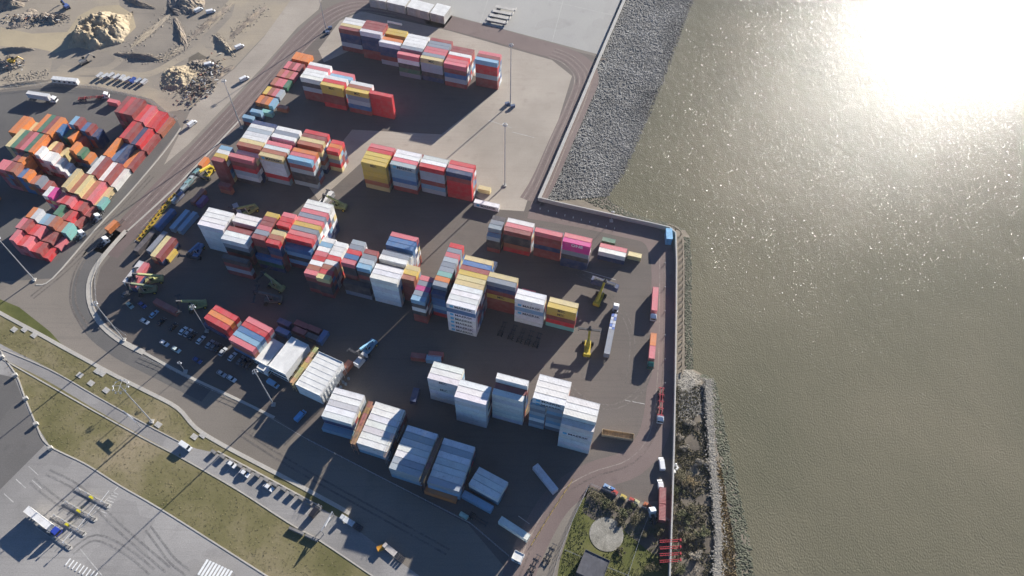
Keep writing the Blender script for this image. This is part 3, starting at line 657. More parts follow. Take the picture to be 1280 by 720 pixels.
bay((500.2, 347.3), ['orrrrr', 'Y*6', 'y*6'], 'maroon short stack of ' + P6, 20)
bay((513.2, 373.8), ['cDWDrr', 's*6', 'P*6', 's*6', 'p*6'], 'pink-striped short stack of ' + P6, 20)
bay((538.5, 366.5), ['BbbcbR', 's*7', 'O*7', 't*7', 's*7', 's*7', 'G*7', 'p*7', 's*7', 'R*7'], 'tall navy short stack of ' + P6, 20)
bay((557.5, 379.0), ['KbKKKKK', 'W*7', 'W*7', 'W*7', 'y*7', 'y*7', 'Y*7', 'r*7', 'b*7', 'y*7'], 'tallest white stack of ' + P6, text=['MAERSK', '.', 'MAERSK', 'MAERSK', 'MAERSK', 'MAERSK', 'MAERSK'])
bay((594.5, 405.5), ['r'], 'lone box beside tallest white stack', 20, 72)
bay((608.2, 351.0), ['sBrYrrr', 'y*7'], 'cream-topped stack beyond tallest white stack', text=['.', '.', '.', 'MSC', '.', '.', '.'])
bay((643.6, 372.5), ['WKcKWW', 'W*6'], 'white pair between cream-topped stacks', text=['.', 'MAERSK', '.', 'MAERSK', '.', '.'])
bay((683.9, 382.9), ['YYrRt', 'y*5'], 'cream-topped stack at the open end', text=['MSC', 'MSC', '.', '.', '.'])
bay((615.5, 340.5), ['W'], 'small white box behind cream-topped stacks', 20, 70)
bay((651, 365.5), ['p'], 'pink box behind white pair', 20)
# --- white reefer line
P7 = 'white reefer line'
bay((534.2, 472.4), ['WKWKWW', 'W*6', 'W*6'], 'first stack of ' + P7, text=['MSC', '.', 'MSC', '.', '.', '.'])
bay((567.6, 495.7), ['WWKWKWW', 'W*7', 'W*7'], 'second stack of ' + P7)
bay((614.8, 492.0), ['WKWWKWW', 'r*7', 'W*8'], 'third stack of ' + P7)
bay((662.3, 505.0), ['GsGcWsG'], 'left short column of ' + P7, 20); bay((683.5, 508.6), ['GcsGcKs'], 'right short column of ' + P7, 20)
bay((665.8, 496.7), ['WK*8', 'W*8', 'W*8', 'W*8'], 'tallest stack of ' + P7, text=['MAERSK', 'MAERSK'])
bay((700.8, 529.2), ['WKWWKWW', 'W*8', 'W*8', 'W*8'], 'river end stack of ' + P7, text=['.', '.', 'MAERSK', '.', '.', '.', '.'])
# --- refrigerated blocks with service racks
P8 = 'refrigerated block'
bay((402.0, 535.5), ['c', 'W*3', 'W*3', 'w*3', 'W*3', 'W*3'], 'kerb side of first ' + P8)
bay((445.5, 553.3), ['WWc', 'W*3', 'w*3', 'W*3', 'W*3', 'W*3', 'W*3'], 'office side of first ' + P8, head=-17)
bay((486.1, 584.9), ['GGc', 'G*3', 'W*3', 'W*3', 'w*3', 'G*3', 'W*3'], 'kerb side of second ' + P8, head=-17)
bay((533.8, 602.3), ['Gcc', 'W*3', 'W*3', 'w*3', 'W*3', 'G*3', 'W*3'], 'far side of second ' + P8, head=-16.5)
bay((530.0, 614.0), ['O'], 'open orange box at foot of second ' + P8, head=-17)
bay((585.9, 604.9), ['Wc', 'W*2', 'W*2'], 'slanting pair past second ' + P8, head=-28)
bay((576.8, 619.5), ['c'], 'lone box below the slanting pair', head=-28)
# --- coloured blocks by the car park
P9 = 'car park block'
bay((254.4, 397.2), ['RRp', 'O*3', 'R*3'], 'red half of ' + P9, head=-28.5)
bay((253.6, 404.5), ['B'], 'navy box at foot of red half, ' + P9, head=-28.5)
bay((285.6, 423.9), ['pob', 'c*3', 'b*3', 'R*3', 'p*3'], 'striped half of ' + P9, head=-27.5)
for fl, c_, w_ in (((345.5, 402), 'B', 'navy'), ((343.5, 413), 'b', 'blue'), ((367, 404.5), 'r', 'upper maroon'), ((364.5, 412.5), 'r', 'lower maroon'), ((383, 410.5), 'r', 'far maroon'), ((381, 420), 'D', 'black')):
    bay(fl, [c_], w_ + ' box behind the white office', 20, -24)
bay((401.0, 428.5), ['b'], 'blue box turned end on behind office', 20, 66)
bay((429.5, 466.5), ['o'], 'rust box beside blue lift truck', 20, 60)
bay((513, 446.5), ['r'], 'low maroon box behind white reefers', 20, -6); bay((532, 449.5), ['c'], 'low light blue box behind white reefers', 20, -6); bay((535, 444.5), ['r'], 'far maroon box behind white reefers', 20, -6)
bay((519.5, 502.5), ['B'], 'navy box beside white reefers', 20, 80)
# --- loose boxes along the fence at the lane bend
for fl, fr_, c_, s_, w_ in (((211.5, 284.5), 0, 'c', 40, 'first light blue box by yellow frames'), ((221.0, 287.0), 0, 'c', 40, 'second light blue box by yellow frames'), ((192.5, 283.0), 0, 'b', 40, 'royal blue box against yellow frames'),
                            ((166.5, 312.5), 0, 'D', 40, 'black box near lane bend'), ((182.5, 312.5), 0, 's', 40, 'slate box near lane bend'), ((237, 251), 0, 'o', 30, 'brown box by purple box'), ((244, 254), 0, 'u', 20, 'purple box by the lane')):
    L_ = SIZES[s_][0]; a = at(fl[0], fl[1], 2.9); rz = math.radians(68); u = Vector((math.cos(rz), math.sin(rz), 0)); v = Vector((u.y, -u.x, 0)); a.z = 0
    column(a + u * L_ / 2 + v * 1.22, rz, s_, c_, w_, 'on the ground', False)
stair((187.5, 319.0), 'yr', [2, 2], 'striped boxes near lane bend', 40, 70); stair((204.5, 322.0), 'Y', [1], 'short yellow box near lane bend', 20, 70)
stair((153.0, 352.0), 'wp', [2, 2], 'white and pink boxes at lane bend', 40, 72)
bay((190.5, 377.5), ['r'], 'pink-patched box among parked cars', 40, -27)
bay((252, 207.5), ['O'], 'orange box by yellow machine', 20, 70)
# ground boxes out in the yard
bay((665.8, 583.5), ['W'], 'lone white box on dark asphalt, lower yard', 40, -52)
bay((622.5, 652.0), ['W'], 'lone white box by the gate fence', 40, -32)
# --- the neighbouring terminal: stacks stepping down to the road
P0 = 'neighbouring terminal'
def stairg(s_, t_, cols, heights, where, size=40):
    """the same on the neighbouring terminal's own grid: s along its bays, t towards the road"""
    u, v = Vector((math.cos(TH), math.sin(TH), 0)), Vector((math.sin(TH), -math.cos(TH), 0)); L, Wd, H_ = SIZES[size]
    a = u * s_ + v * t_
    for i, (ch, h) in enumerate(zip(cols, heights)):
        s0 = ch + ''.join(rnd.choice((ch, rnd.choice('rrRpobsyG'))) for _ in range(h - 1))
        column(a + u * (L / 2) + v * (Wd / 2 + i * ROWGAP), TH, size, s0, where, ORD[i] + ' stack', False)
        for q in CONT[-len(s0):]:
            if q['tier'] == 0: q['seen'] = 1.3
TH = math.radians(74.4)
def bay_r(s_, t_right, cols, heights, where, size=40): stairg(s_, t_right - len(cols) * ROWGAP, cols, heights, where, size)
bay_r(219.3, -246.0, 'rRrrRpRRo', [4, 4, 4, 4, 3, 3, 2, 2, 1], 'far bay of ' + P0)
bay_r(206.6, -246.4, 'cRrBRr', [2, 3, 3, 2, 2, 1], 'second bay of ' + P0)
bay_r(193.9, -246.9, 'ObBOr', [3, 2, 2, 1, 1], 'third bay of ' + P0)
bay_r(181.2, -247.4, 'WrWrW', [3, 3, 2, 2, 1], 'white and maroon bay of ' + P0)
bay_r(168.5, -247.9, 'yoyopy', [4, 3, 3, 2, 2, 1], 'cream and orange bay of ' + P0)
bay_r(161.9, -248.6, 'WPpRpRrr', [4, 4, 3, 3, 3, 2, 2, 1], 'pink bay of ' + P0, 20)
bay_r(155.3, -250.0, 'grRr', [3, 2, 2, 1], 'green and red bay of ' + P0, 20)
bay_r(148.7, -250.4, 'Owcsoot', [4, 4, 3, 3, 3, 2, 2], 'orange and teal bay of ' + P0, 20)
bay_r(142.1, -250.8, 'rprRprrp', [2, 4, 4, 3, 3, 2, 2, 1], 'maroon bay of ' + P0, 20)
bay_r(135.5, -251.6, 'pRpRrR', [4, 3, 3, 2, 2, 1], 'near bay of ' + P0, 20)
stairg(193.9, -296.0, 'OgrO', [5, 5, 5, 5], 'striped back bay of ' + P0)
stairg(197.0, -285.6, 'bgOr', [5, 4, 4, 3], 'blue and green steps of ' + P0, 20)
stairg(203.6, -283.0, 'crbrB', [5, 5, 4, 4, 3], 'blue and red steps of ' + P0, 20)
stairg(190.4, -275.0, 'OgO', [4, 3, 2], 'orange and green steps of ' + P0, 20)
stairg(187.6, -285.4, 'yoy', [4, 4, 3], 'cream steps of ' + P0, 20)
stairg(181.2, -301.4, 'ygrpgO', [5, 5, 5, 5, 5, 5], 'striped front bay of ' + P0)
stairg(181.0, -285.8, 'WWWWWc', [5, 4, 4, 3, 2, 1], 'white steps of ' + P0, 20)
stairg(174.8, -293.0, 'rO', [5, 5], 'orange top box of ' + P0, 20)
stairg(168.3, -297.6, 'pprobOosr', [5, 5, 5, 5, 4, 4, 3, 3, 2], 'rust steps of ' + P0, 20)
stairg(193.9, -313.0, 'OOy', [3, 3, 2], 'edge orange boxes of ' + P0)
stairg(155.0, -302.0, 'yO', [4, 3], 'edge boxes of ' + P0, 20)

# ---- shared meshes: corrugated walls and roof inside a frame of rails, posts and corner castings
def corr(mb, p0, du, dv, nrm, length, height, period=0.42, depth=0.045):
    """trapezoid-ribbed panel from p0, ribs stand along dv"""
    n = max(2, int(length / period)); st = length / n; xs = []
    for k in range(n):
        xs += [(k * st, 0), (k * st + st * 0.3, 0), (k * st + st * 0.5, -depth), (k * st + st * 0.8, -depth)]
    xs.append((length, 0)); vs = []
    for x, d in xs: vs += [p0 + du * x + nrm * d, p0 + du * x + nrm * d + dv * height]
    mb.add(vs, [(2 * i, 2 * i + 2, 2 * i + 3, 2 * i + 1) for i in range(len(xs) - 1)])
def container_mesh(size):
    L, Wd, H_ = SIZES[size]; mb = MB(); X, Y, Z = Vector((1, 0, 0)), Vector((0, 1, 0)), Vector((0, 0, 1))
    r = 0.16; x0, y0 = -L / 2, -Wd / 2
    corr(mb, Vector((x0 + r, y0 + 0.03, r)), X, Z, -Y, L - 2 * r, H_ - 2 * r)
    corr(mb, Vector((-x0 - r, -y0 - 0.03, r)), -X, Z, Y, L - 2 * r, H_ - 2 * r)
    corr(mb, Vector((x0 + r, y0 + r * 0.6, H_ - 0.035)), X, Y, Z, L - 2 * r, Wd - 1.2 * r, 0.5, 0.03)
    corr(mb, Vector((x0 + 0.03, -y0 - r, r)), -Y, Z, -X, Wd - 2 * r, H_ - 2 * r)
    mb.box((0, 0, r + 0.05), (L - 2 * r, Wd - 0.2, 0.1))                                    # floor
    for sy in (-1, 1):
        mb.box((0, sy * (Wd / 2 - 0.05), H_ - 0.08), (L - 0.36, 0.1, 0.13)); mb.box((0, sy * (Wd / 2 - 0.06), 0.09), (L - 0.36, 0.12, 0.16))
    for sx in (-1, 1):
        mb.box((sx * (L / 2 - 0.08), 0, H_ - 0.09), (0.15, Wd - 0.36, 0.15)); mb.box((sx * (L / 2 - 0.08), 0, 0.09), (0.15, Wd - 0.36, 0.16))
        for sy in (-1, 1):
            mb.box((sx * (L / 2 - 0.08), sy * (Wd / 2 - 0.08), H_ / 2), (0.16, 0.16, H_ - 0.24))
            for zz in (0.06, H_ - 0.06): mb.box((sx * (L / 2 - 0.09), sy * (Wd / 2 - 0.085), zz), (0.18, 0.17, 0.12))
    return mb.mesh('shipping_container', CONT_M)
def door_mesh(size, s):
    L, Wd, H_ = SIZES[size]; mb = MB(); y = s * (Wd / 4 - 0.045)
    mb.box((L / 2 - 0.06, y, H_ / 2), (0.06, Wd / 2 - 0.12, H_ - 0.36))
    for dy in (-0.25, 0.25): mb.tube((L / 2 - 0.005, y + dy, 0.2), (L / 2 - 0.005, y + dy, H_ - 0.2), 0.022, n=5)
    return mb.mesh('door', CONT_M)
CM = {k: container_mesh(k) for k in SIZES}; DM = {k: (door_mesh(k, -1), door_mesh(k, 1)) for k in SIZES}
TXT = {}
def text_mesh(s, width, height, m):
    key = (s, m.name)
    if key in TXT: return TXT[key]
    cu = bpy.data.curves.new('lettering', 'FONT'); cu.body = s; cu.align_x = 'CENTER'; cu.align_y = 'CENTER'; cu.extrude = 0.003; cu.offset = 0.018; cu.resolution_u = 2
    ob = bpy.data.objects.new('lettering_tmp', cu); COL.objects.link(ob)
    dg = bpy.context.evaluated_depsgraph_get(); me = bpy.data.meshes.new_from_object(ob.evaluated_get(dg)); bpy.data.objects.remove(ob)
    xs = [v.co.x for v in me.vertices]; ys = [v.co.y for v in me.vertices]
    sx, sy = width / (max(xs) - min(xs)), height / (max(ys) - min(ys)); cxm, cym = (max(xs) + min(xs)) / 2, (max(ys) + min(ys)) / 2
    for v in me.vertices: v.co = ((v.co.x - cxm) * sx, -v.co.z, (v.co.y - cym) * sy)
    me.materials.clear(); me.materials.append(m); TXT[key] = me; return me

# ---- which ones are things of their own: the 300 that show largest
def score(q):
    d = (q['p'] - Vector((0, 0, CAM_H))).length
    L, Wd, H_ = SIZES[q['size']]
    px, py = q['p'].x, q['p'].y
    return (q['seen']) * L * 3e4 / d ** 2
vis = sorted([q for q in CONT if q['seen'] > 0], key=score, reverse=True)
own = vis[:300]; own_id = {id(q) for q in own}
TIER = ['top tier', 'second tier down', 'third tier down', 'fourth tier down', 'fifth tier down', 'sixth tier down', 'seventh tier down', 'eighth tier down']
for q in own:
    paint, word = PAL[q['ch']]; k = rnd.uniform(0.88, 1.1)
    colr = tuple(min(0.8, c * k * rnd.uniform(0.96, 1.04)) for c in paint)
    o = link('shipping_container', CM[q['size']], None, q['p'], q['rz'], colr)
    ln = {40: 'long', 30: 'mid-length', 20: 'short'}[q['size']]
    where = q['bay']
    bits = [word + ' ' + ln + ' container']
    if q['n'] > 1: bits.append(TIER[q['tier']])
    if q['row'] != 'on the ground': bits.append(q['row'])
    lab = ', '.join(bits + [where])
    wds = lab.split()
    if len(wds) > 16: lab = ', '.join([word + ' container'] + bits[1:] + [where])
    if len(lab.split()) > 16: lab = ', '.join([word + ' box'] + [b.replace(' tier down', ' down').replace(' row back', ' row') for b in bits[1:]] + [where])
    tag(o, ' '.join(lab.split()[:16]), 'container', 'shipping containers in the yards')
    for s in (0, 1): link('door', DM[q['size']][s], o, color=tuple(c * 0.92 for c in colr))
    if q['lab']:
        L, Wd, H_ = SIZES[q['size']]
        if q['lab'] == 'MAERSK':
            link('lettering', text_mesh('MAERSK', L * 0.62, 1.5, BLACKP), o, (L * 0.09, -Wd / 2 + 0.0, H_ * 0.52))
            link('emblem_panel', MB_EMB if 'MB_EMB' in globals() else globals().setdefault('MB_EMB', MB().box((0, 0, 0), (1.5, 0.012, 1.5)).mesh('emblem_panel', mat('emblem_blue', (0.10, 0.42, 0.62), 0.5, 0.1))), o, (-L * 0.33, -Wd / 2 - 0.002, H_ * 0.52))
        elif q['lab'] == 'MSC':
            link('lettering', text_mesh('MSC', 3.0, 1.6, BLACKP), o, (0, -Wd / 2 + 0.0, H_ * 0.55))
        elif q['lab'] == 'ONE':
            link('lettering', text_mesh('ONE', 5.2, 1.8, WHITEP), o, (0.4, -Wd / 2 + 0.0, H_ * 0.5))
rest = [q for q in CONT if id(q) not in own_id]
vs, fs, cols = [], [], []
for q in rest:
    L, Wd, H_ = SIZES[q['size']]; o = len(vs); ca, sa = math.cos(q['rz']), math.sin(q['rz']); k = rnd.uniform(0.85, 1.1)
    for z in (0.03, H_ - 0.02):
        for sx, sy in ((-1, -1), (1, -1), (1, 1), (-1, 1)):
            x, y = sx * (L / 2 - 0.03), sy * (Wd / 2 - 0.02); vs.append((q['p'].x + x * ca - y * sa, q['p'].y + x * sa + y * ca, q['p'].z + z))
    fs += [tuple(i + o for i in f) for f in ((0, 3, 2, 1), (4, 5, 6, 7), (0, 1, 5, 4), (1, 2, 6, 5), (2, 3, 7, 6), (3, 0, 4, 7))]
    cols += [(*[min(0.8, c * k) for c in PAL[q['ch']][0]], 1)] * 8
me = bpy.data.meshes.new('stacked_containers'); me.from_pydata(vs, [], fs); me.materials.append(CONT_ATTR)
at_ = me.color_attributes.new('paint', 'FLOAT_COLOR', 'POINT'); at_.data.foreach_set('color', [x for c in cols for x in c]); me.update()
o = link('stacked_containers', me); o['kind'] = 'stuff'; tag(o, 'mass of further shipping containers inside and behind the stacks', 'containers')
print('containers', len(CONT), 'visible', len(vis), 'own', len(own))
# ------------------------------------------------------------------ masts
def mast(px, h, label, heads=6, ring=0.8, r=0.3):
    b = at(*px); root = tag(empty('light_mast', b), label, 'light mast', 'tall floodlight masts')
    MB().box((0, 0, 0.3), (1.6, 1.6, 0.6)).build('plinth', CONC, root)
    MB().tube((0, 0, 0.6), (0, 0, h), r, r * 0.5, 10).build('pole', GALV, root, smooth=False)
    hd = MB()
    for k in range(12):
        a0, a1 = 2 * PI * k / 12, 2 * PI * (k + 1) / 12
        hd.tube((ring * math.cos(a0), ring * math.sin(a0), h - 0.3), (ring * math.cos(a1), ring * math.sin(a1), h - 0.3), 0.07, n=5)
        if k % 3 == 0: hd.tube((0, 0, h - 0.1), (ring * math.cos(a0), ring * math.sin(a0), h - 0.3), 0.06, n=5)
    hd.build('head_frame', GALV, root)
    for k in range(heads):
        a = 2 * PI * k / heads; c = Vector((ring * 1.15 * math.cos(a), ring * 1.15 * math.sin(a), h - 0.55))
        fl = MB().box((0, 0, 0), (0.28, 0.55, 0.4), ry=-0.5).build('floodlight', GALV, root, c, a)
        MB().box((0.15, 0, -0.06), (0.03, 0.47, 0.33), ry=-0.5).build('lens', LAMPG, fl)
    return root
mast((302, 160), 31, 'tall floodlight mast on the kerb beside the perimeter lane')
mast((342, 506), 28, 'floodlight mast behind the white office by the car park exit')
mast((190, 527), 30, 'floodlight mast with wide lamp ring beside the service drive', 10, 2.4)
mast((43, 350), 30, 'floodlight mast at the road corner of the neighbouring terminal')
mast((631, 232), 40, 'tall floodlight mast in the yard past the red end stack')
mast((638, 130), 38, 'tall floodlight mast on pale ground beside the pad-side row')
mast((408, 38), 27, 'floodlight mast with blue base cabinets at the lane corner')
mast((155, 425), 28, 'floodlight mast on the wide kerb of the lane bend')
mast((259, 414), 19, 'shorter floodlight mast between parked cars and red containers', 4, 0.9, 0.22)
mast((232, 465), 8, 'short lamp post on the car park kerb', 2, 0.6, 0.12)
mast((764, 276.5), 7, 'short lamp post at the foot of the flood wall', 2, 0.5, 0.12)
for px in ((641, 134), (634, 131), (413, 36), (410, 42)):
    c = at(*px); root = tag(MB().box((0, 0, 0.75), (2.2, 1.3, 1.5), top=(0.96, 0.96)).box((0, 0, 1.54), (2.3, 1.4, 0.06)).build('equipment_cabinet', STEELP, None, c, 0.4, (0.10, 0.14, 0.24)), 'steel equipment cabinet at the foot of a floodlight mast', 'cabinet', 'cabinets at mast feet')

# ------------------------------------------------------------------ vehicles
def wheel_mesh(r, w):
    return MB().tube((0, -w / 2, 0), (0, w / 2, 0), r, n=12).mesh('wheel', RUBBER)
W_CAR, W_TRUCK, W_BIG = wheel_mesh(0.33, 0.22), wheel_mesh(0.5, 0.32), wheel_mesh(0.85, 0.7)
RIMC = MB().tube((0, -0.115, 0), (0, 0.115, 0), 0.2, n=8).mesh('rim', GALV)
RIMT = MB().tube((0, -0.165, 0), (0, 0.165, 0), 0.3, n=8).mesh('rim', GALV)
RIMB = MB().tube((0, -0.355, 0), (0, 0.355, 0), 0.45, n=8).mesh('rim', YELP)
def wheels(root, me, rim, xs, y, r):
    for x in xs:
        for s in (-1, 1): 
            w = link('wheel', me, root, (x, s * y, r)); link('rim', rim, w)
def bev(mb, name, m, root, color, w=0.06, loc=None):
    me = mb.mesh(name, m); b = bmesh.new(); b.from_mesh(me)
    bmesh.ops.bevel(b, geom=list(b.edges), offset=w, segments=2, affect='EDGES', clamp_overlap=True); b.to_mesh(me); b.free(); me.update()
    o = link(name, me, root, loc, 0, color); o['recolour'] = 1; return o
def make_car():
    r = empty('parked_car', (0, 0, 0))
    bev(MB().prism([(-2.1, 0.3), (2.1, 0.3), (2.15, 0.62), (1.15, 0.88), (0.95, 0.92), (-1.9, 0.98), (-2.15, 0.85)], -0.88, 0.88), 'body', PAINT, r, (1, 1, 1), 0.08)
    MB().prism([(0.98, 0.9), (0.42, 1.36), (-1.25, 1.4), (-1.85, 0.95)], -0.76, 0.76).build('windows', GLASS, r)
    o = bev(MB().prism([(0.36, 1.37), (0.2, 1.46), (-1.0, 1.47), (-1.3, 1.4)], -0.7, 0.7), 'roof', PAINT, r, (1, 1, 1), 0.03)
    for s in (-1, 1):
        MB().box((2.1, s * 0.62, 0.62), (0.1, 0.34, 0.14)).build('headlight', LAMPG, r); MB().box((-2.12, s * 0.66, 0.75), (0.08, 0.28, 0.16)).build('tail_light', mat('tail_red', (0.35, 0.01, 0.01), 0.3), r)
    wheels(r, W_CAR, RIMC, (1.35, -1.35), 0.8, 0.33); return r
def make_van():
    r = empty('parked_van', (0, 0, 0))
    bev(MB().prism([(-2.6, 0.35), (2.6, 0.35), (2.65, 0.85), (1.95, 1.15), (1.35, 2.0), (1.0, 2.12), (-2.55, 2.12), (-2.65, 1.9)], -0.95, 0.95), 'body', PAINT, r, (1, 1, 1), 0.08)
    MB().prism([(1.99, 1.15), (1.42, 1.96), (1.36, 1.93), (1.9, 1.13)], -0.82, 0.82).build('windscreen', GLASS, r)
    for s in (-1, 1):
        MB().box((1.15, s * 0.957, 1.5), (0.8, 0.02, 0.55)).build('side_window', GLASS, r); MB().box((2.6, s * 0.68, 0.85), (0.1, 0.34, 0.2)).build('headlight', LAMPG, r)
    wheels(r, W_CAR, RIMC, (1.7, -1.6), 0.84, 0.33); return r
def make_tractor():
    r = empty('lorry_tractor', (0, 0, 0))
    MB().box((-0.6, 0, 0.85), (5.6, 0.9, 0.3)).build('chassis', DARK, r)
    bev(MB().prism([(0.35, 0.7), (2.55, 0.7), (2.6, 1.6), (2.45, 2.9), (2.0, 3.1), (0.35, 3.1)], -1.22, 1.22), 'cab', PAINT, r, (1, 1, 1), 0.1)
    MB().prism([(2.615, 1.75), (2.48, 2.75), (2.40, 2.75), (2.5, 1.75)], -1.08, 1.08).build('windscreen', GLASS, r)
    bev(MB().prism([(0.5, 3.1), (2.0, 3.1), (1.2, 3.5), (0.5, 3.65)], -1.05, 1.05), 'wind_deflector', PAINT, r, (1, 1, 1), 0.05)
    for s in (-1, 1):
        MB().box((1.7, s * 1.235, 2.1), (0.9, 0.02, 0.7)).build('side_window', GLASS, r); MB().box((2.5, s * 1.42, 2.0), (0.15, 0.25, 0.6)).build('mirror', DARK, r)
        MB().tube((-0.8, s * 0.95, 0.75), (0.3, s * 0.95, 0.75), 0.33, n=8).build('fuel_tank', GALV, r)
    MB().tube((-1.7, 0, 1.0), (-1.7, 0, 1.15), 0.5, n=12).build('fifth_wheel', DARK, r)
    wheels(r, W_TRUCK, RIMT, (1.75, -1.1, -2.45), 1.02, 0.5); return r
def make_trailer():
    r = empty('skeletal_trailer', (0, 0, 0))
    for s in (-1, 1): 
        o = MB().box((0, s * 0.5, 1.15), (12.4, 0.16, 0.34)).build('beam', STEELP, r, color=(1, 1, 1)); o['recolour'] = 1
    for x in (-6.0, -3.0, 0, 3.0, 6.0):
        o = MB().box((x, 0, 1.16), (0.22, 2.42, 0.24)).build('cross_member', STEELP, r, color=(1, 1, 1)); o['recolour'] = 1
    for s in (-1, 1): MB().box((3.4, s * 0.7, 0.55), (0.12, 0.12, 1.0)).build('landing_leg', DARK, r)
    wheels(r, W_TRUCK, RIMT, (-2.6, -3.9, -5.2), 1.02, 0.5); return r
def make_reach_stacker():
    """long-wheelbase lift truck: boom over the cab, spreader across the front; +x is forward"""
    r = empty('reach_stacker', (0, 0, 0))
    bev(MB().box((-0.4, 0, 1.35), (7.6, 2.6, 0.9)), 'chassis', STEELP, r, (1, 1, 1), 0.08)
    bev(MB().box((-3.6, 0, 2.1), (1.6, 3.1, 1.5), top=(0.85, 0.95)), 'counterweight', STEELP, r, (1, 1, 1), 0.15)
    bev(MB().box((-1.9, 0.85, 2.1), (2.2, 0.9, 0.8)), 'engine_cover', STEELP, r, (1, 1, 1), 0.06)
    cab = bev(MB().box((0.2, 0, 2.75), (1.9, 1.6, 2.0), top=(0.8, 0.9)), 'cab', STEELP, r, (1, 1, 1), 0.08)
    MB().box((1.02, 0, 2.9), (0.12, 1.3, 1.2), ry=-0.1).build('cab_window', GLASS, cab); MB().box((0.2, 0.79, 2.9), (1.2, 0.1, 1.1)).build('cab_window', GLASS, cab); MB().box((0.2, -0.79, 2.9), (1.2, 0.1, 1.1)).build('cab_window', GLASS, cab)
    a = Vector((-3.4, 0, 3.6)); b = Vector((4.6, 0, 7.2)); d = b - a; an = -math.atan2(d.z, d.x)
    bev(MB().box((a + b) / 2, (d.length, 0.9, 0.95), ry=an), 'boom', STEELP, r, (1, 1, 1), 0.05)
    e = b + d.normalized() * 1.6
    MB().box((b + e) / 2, (d.length * 0.28, 0.62, 0.66), ry=an).build('inner_boom', DARK, r)
    for s in (-1, 1): MB().tube((0.9, s * 0.75, 1.7), (1.4, s * 0.42, 5.5), 0.16).build('lift_ram', GALV, r)
    sp = MB().box((e.x, 0, e.z - 1.1), (1.0, 1.4, 1.4)).box((e.x, 0, e.z - 1.9), (0.9, 9.0, 0.5)).box((e.x, 4.6, e.z - 1.95), (2.3, 0.35, 0.5)).box((e.x, -4.6, e.z - 1.95), (2.3, 0.35, 0.5)).build('spreader', DARK, r)
    wheels(r, W_BIG, RIMB, (2.6, -3.2), 1.35, 0.85)
    for s in (-1, 1): link('wheel', W_BIG, r, (2.6, s * 2.1, 0.85))
    return r
PROTO = {'car': make_car(), 'van': make_van(), 'tractor': make_tractor(), 'trailer': make_trailer(), 'reach': make_reach_stacker()}
USED = set()
def put(kind, loc, rz, color, label, cat, group=None, z=0.0):
    src = PROTO[kind]
    o = copy_tree(src, None, color)
    o.location = (loc.x, loc.y, z); o.rotation_euler = (0, 0, rz); tag(o, label, cat, group); return o
def head(px, q): a, b = at(*px), at(*q); return math.atan2(b.y - a.y, b.x - a.x)
WH, SI, BK, BL, LB, GR, RD, GY = (0.72, 0.72, 0.70), (0.40, 0.42, 0.44), (0.02, 0.02, 0.025), (0.03, 0.08, 0.25), (0.25, 0.45, 0.6), (0.03, 0.16, 0.12), (0.4, 0.03, 0.03), (0.16, 0.17, 0.18)
def kx(X, Y): return (140 + X / 4.8, 330 + Y / 4.8)
# diagonal rank beside the red block
PK = 'cars parked around the yard office'
rank = [((430, 405), WH, 'white'), ((460, 418), SI, 'silver'), ((485, 435), BK, 'black'), ((535, 460), WH, 'white'), ((590, 485), SI, 'silver'), ((616, 498), GY, 'grey'), ((641, 510), BK, 'black'), ((668, 530), SI, 'silver'), ((725, 560), WH, 'white'), ((775, 582), GY, 'grey'), ((800, 596), BK, 'black'), ((826, 608), BK, 'dark')]
for k, (p, c, w) in enumerate(rank):
    put('car', at(*kx(*p)), math.radians(62), c, '%s car, %s in the diagonal rank below the red containers' % (w, ORD[k] if k < 12 else 'last'), 'car', PK)
for p, a, c, l_ in (((200, 348), -28, WH, 'white car by itself at the head of the car park'), ((255, 305), 60, LB, 'pale blue car beside the pink-patched container'), ((300, 350), 62, BK, 'black car in the shade near pink-patched container'), ((370, 382), 62, BK, 'black car alone between rank and pink-patched container'),
                    ((185, 250), -35, BL, 'blue car in the shade by the lane bend'), ((110, 252), -40, (0.35, 0.45, 0.4), 'pale green car at the lane bend kerb'), ((88, 182), 60, GY, 'grey car in the shade beside the white and pink containers'),
                    ((318, 480), -30, WH, 'white car first along the car park kerb'), ((388, 518), -30, (0.6, 0.68, 0.62), 'white green car second along the car park kerb'), ((515, 582), -30, BL, 'dark blue car third along the car park kerb'), ((660, 662), -30, SI, 'silver car fourth along the car park kerb'), ((720, 692), -30, WH, 'white car last along the car park kerb')):
    put('car', at(*kx(*p)), math.radians(a), c, l_, 'car', PK)
put('van', at(342, 481), math.radians(-30), LB, 'pale blue van beside the mast behind the white office', 'van', 'vans')
put('van', at(376, 521), math.radians(58), (0.10, 0.35, 0.62), 'bright blue van parked by the white office fence', 'van', 'vans')
put('van', at(233, 559), math.radians(-30), WH, 'white van driving along the service drive', 'van', 'vans')
for k, (x, y) in enumerate(((440, 405), (505, 450), (625, 520))):
    put('car', at(180 + x / 4, 480 + y / 4), math.radians(-30), WH, 'white car, %s on the strip beside the concrete blocks' % ORD[k], 'car', 'cars on the parking strip')
put('van', at(395, 640), math.radians(60), BK, 'black van at the end of the parking strip', 'van', 'vans')
put('van', at(826.5, 581), math.radians(92), WH, 'white van parked along the flood wall near the red lorry', 'van', 'vans')
put('van', at(825, 609), math.radians(92), WH, 'white van parked along the flood wall nearer the garden', 'van', 'vans')
put('van', at(241, 156), math.radians(58), WH, 'white van driving on the road past the neighbouring terminal', 'van', 'vans')
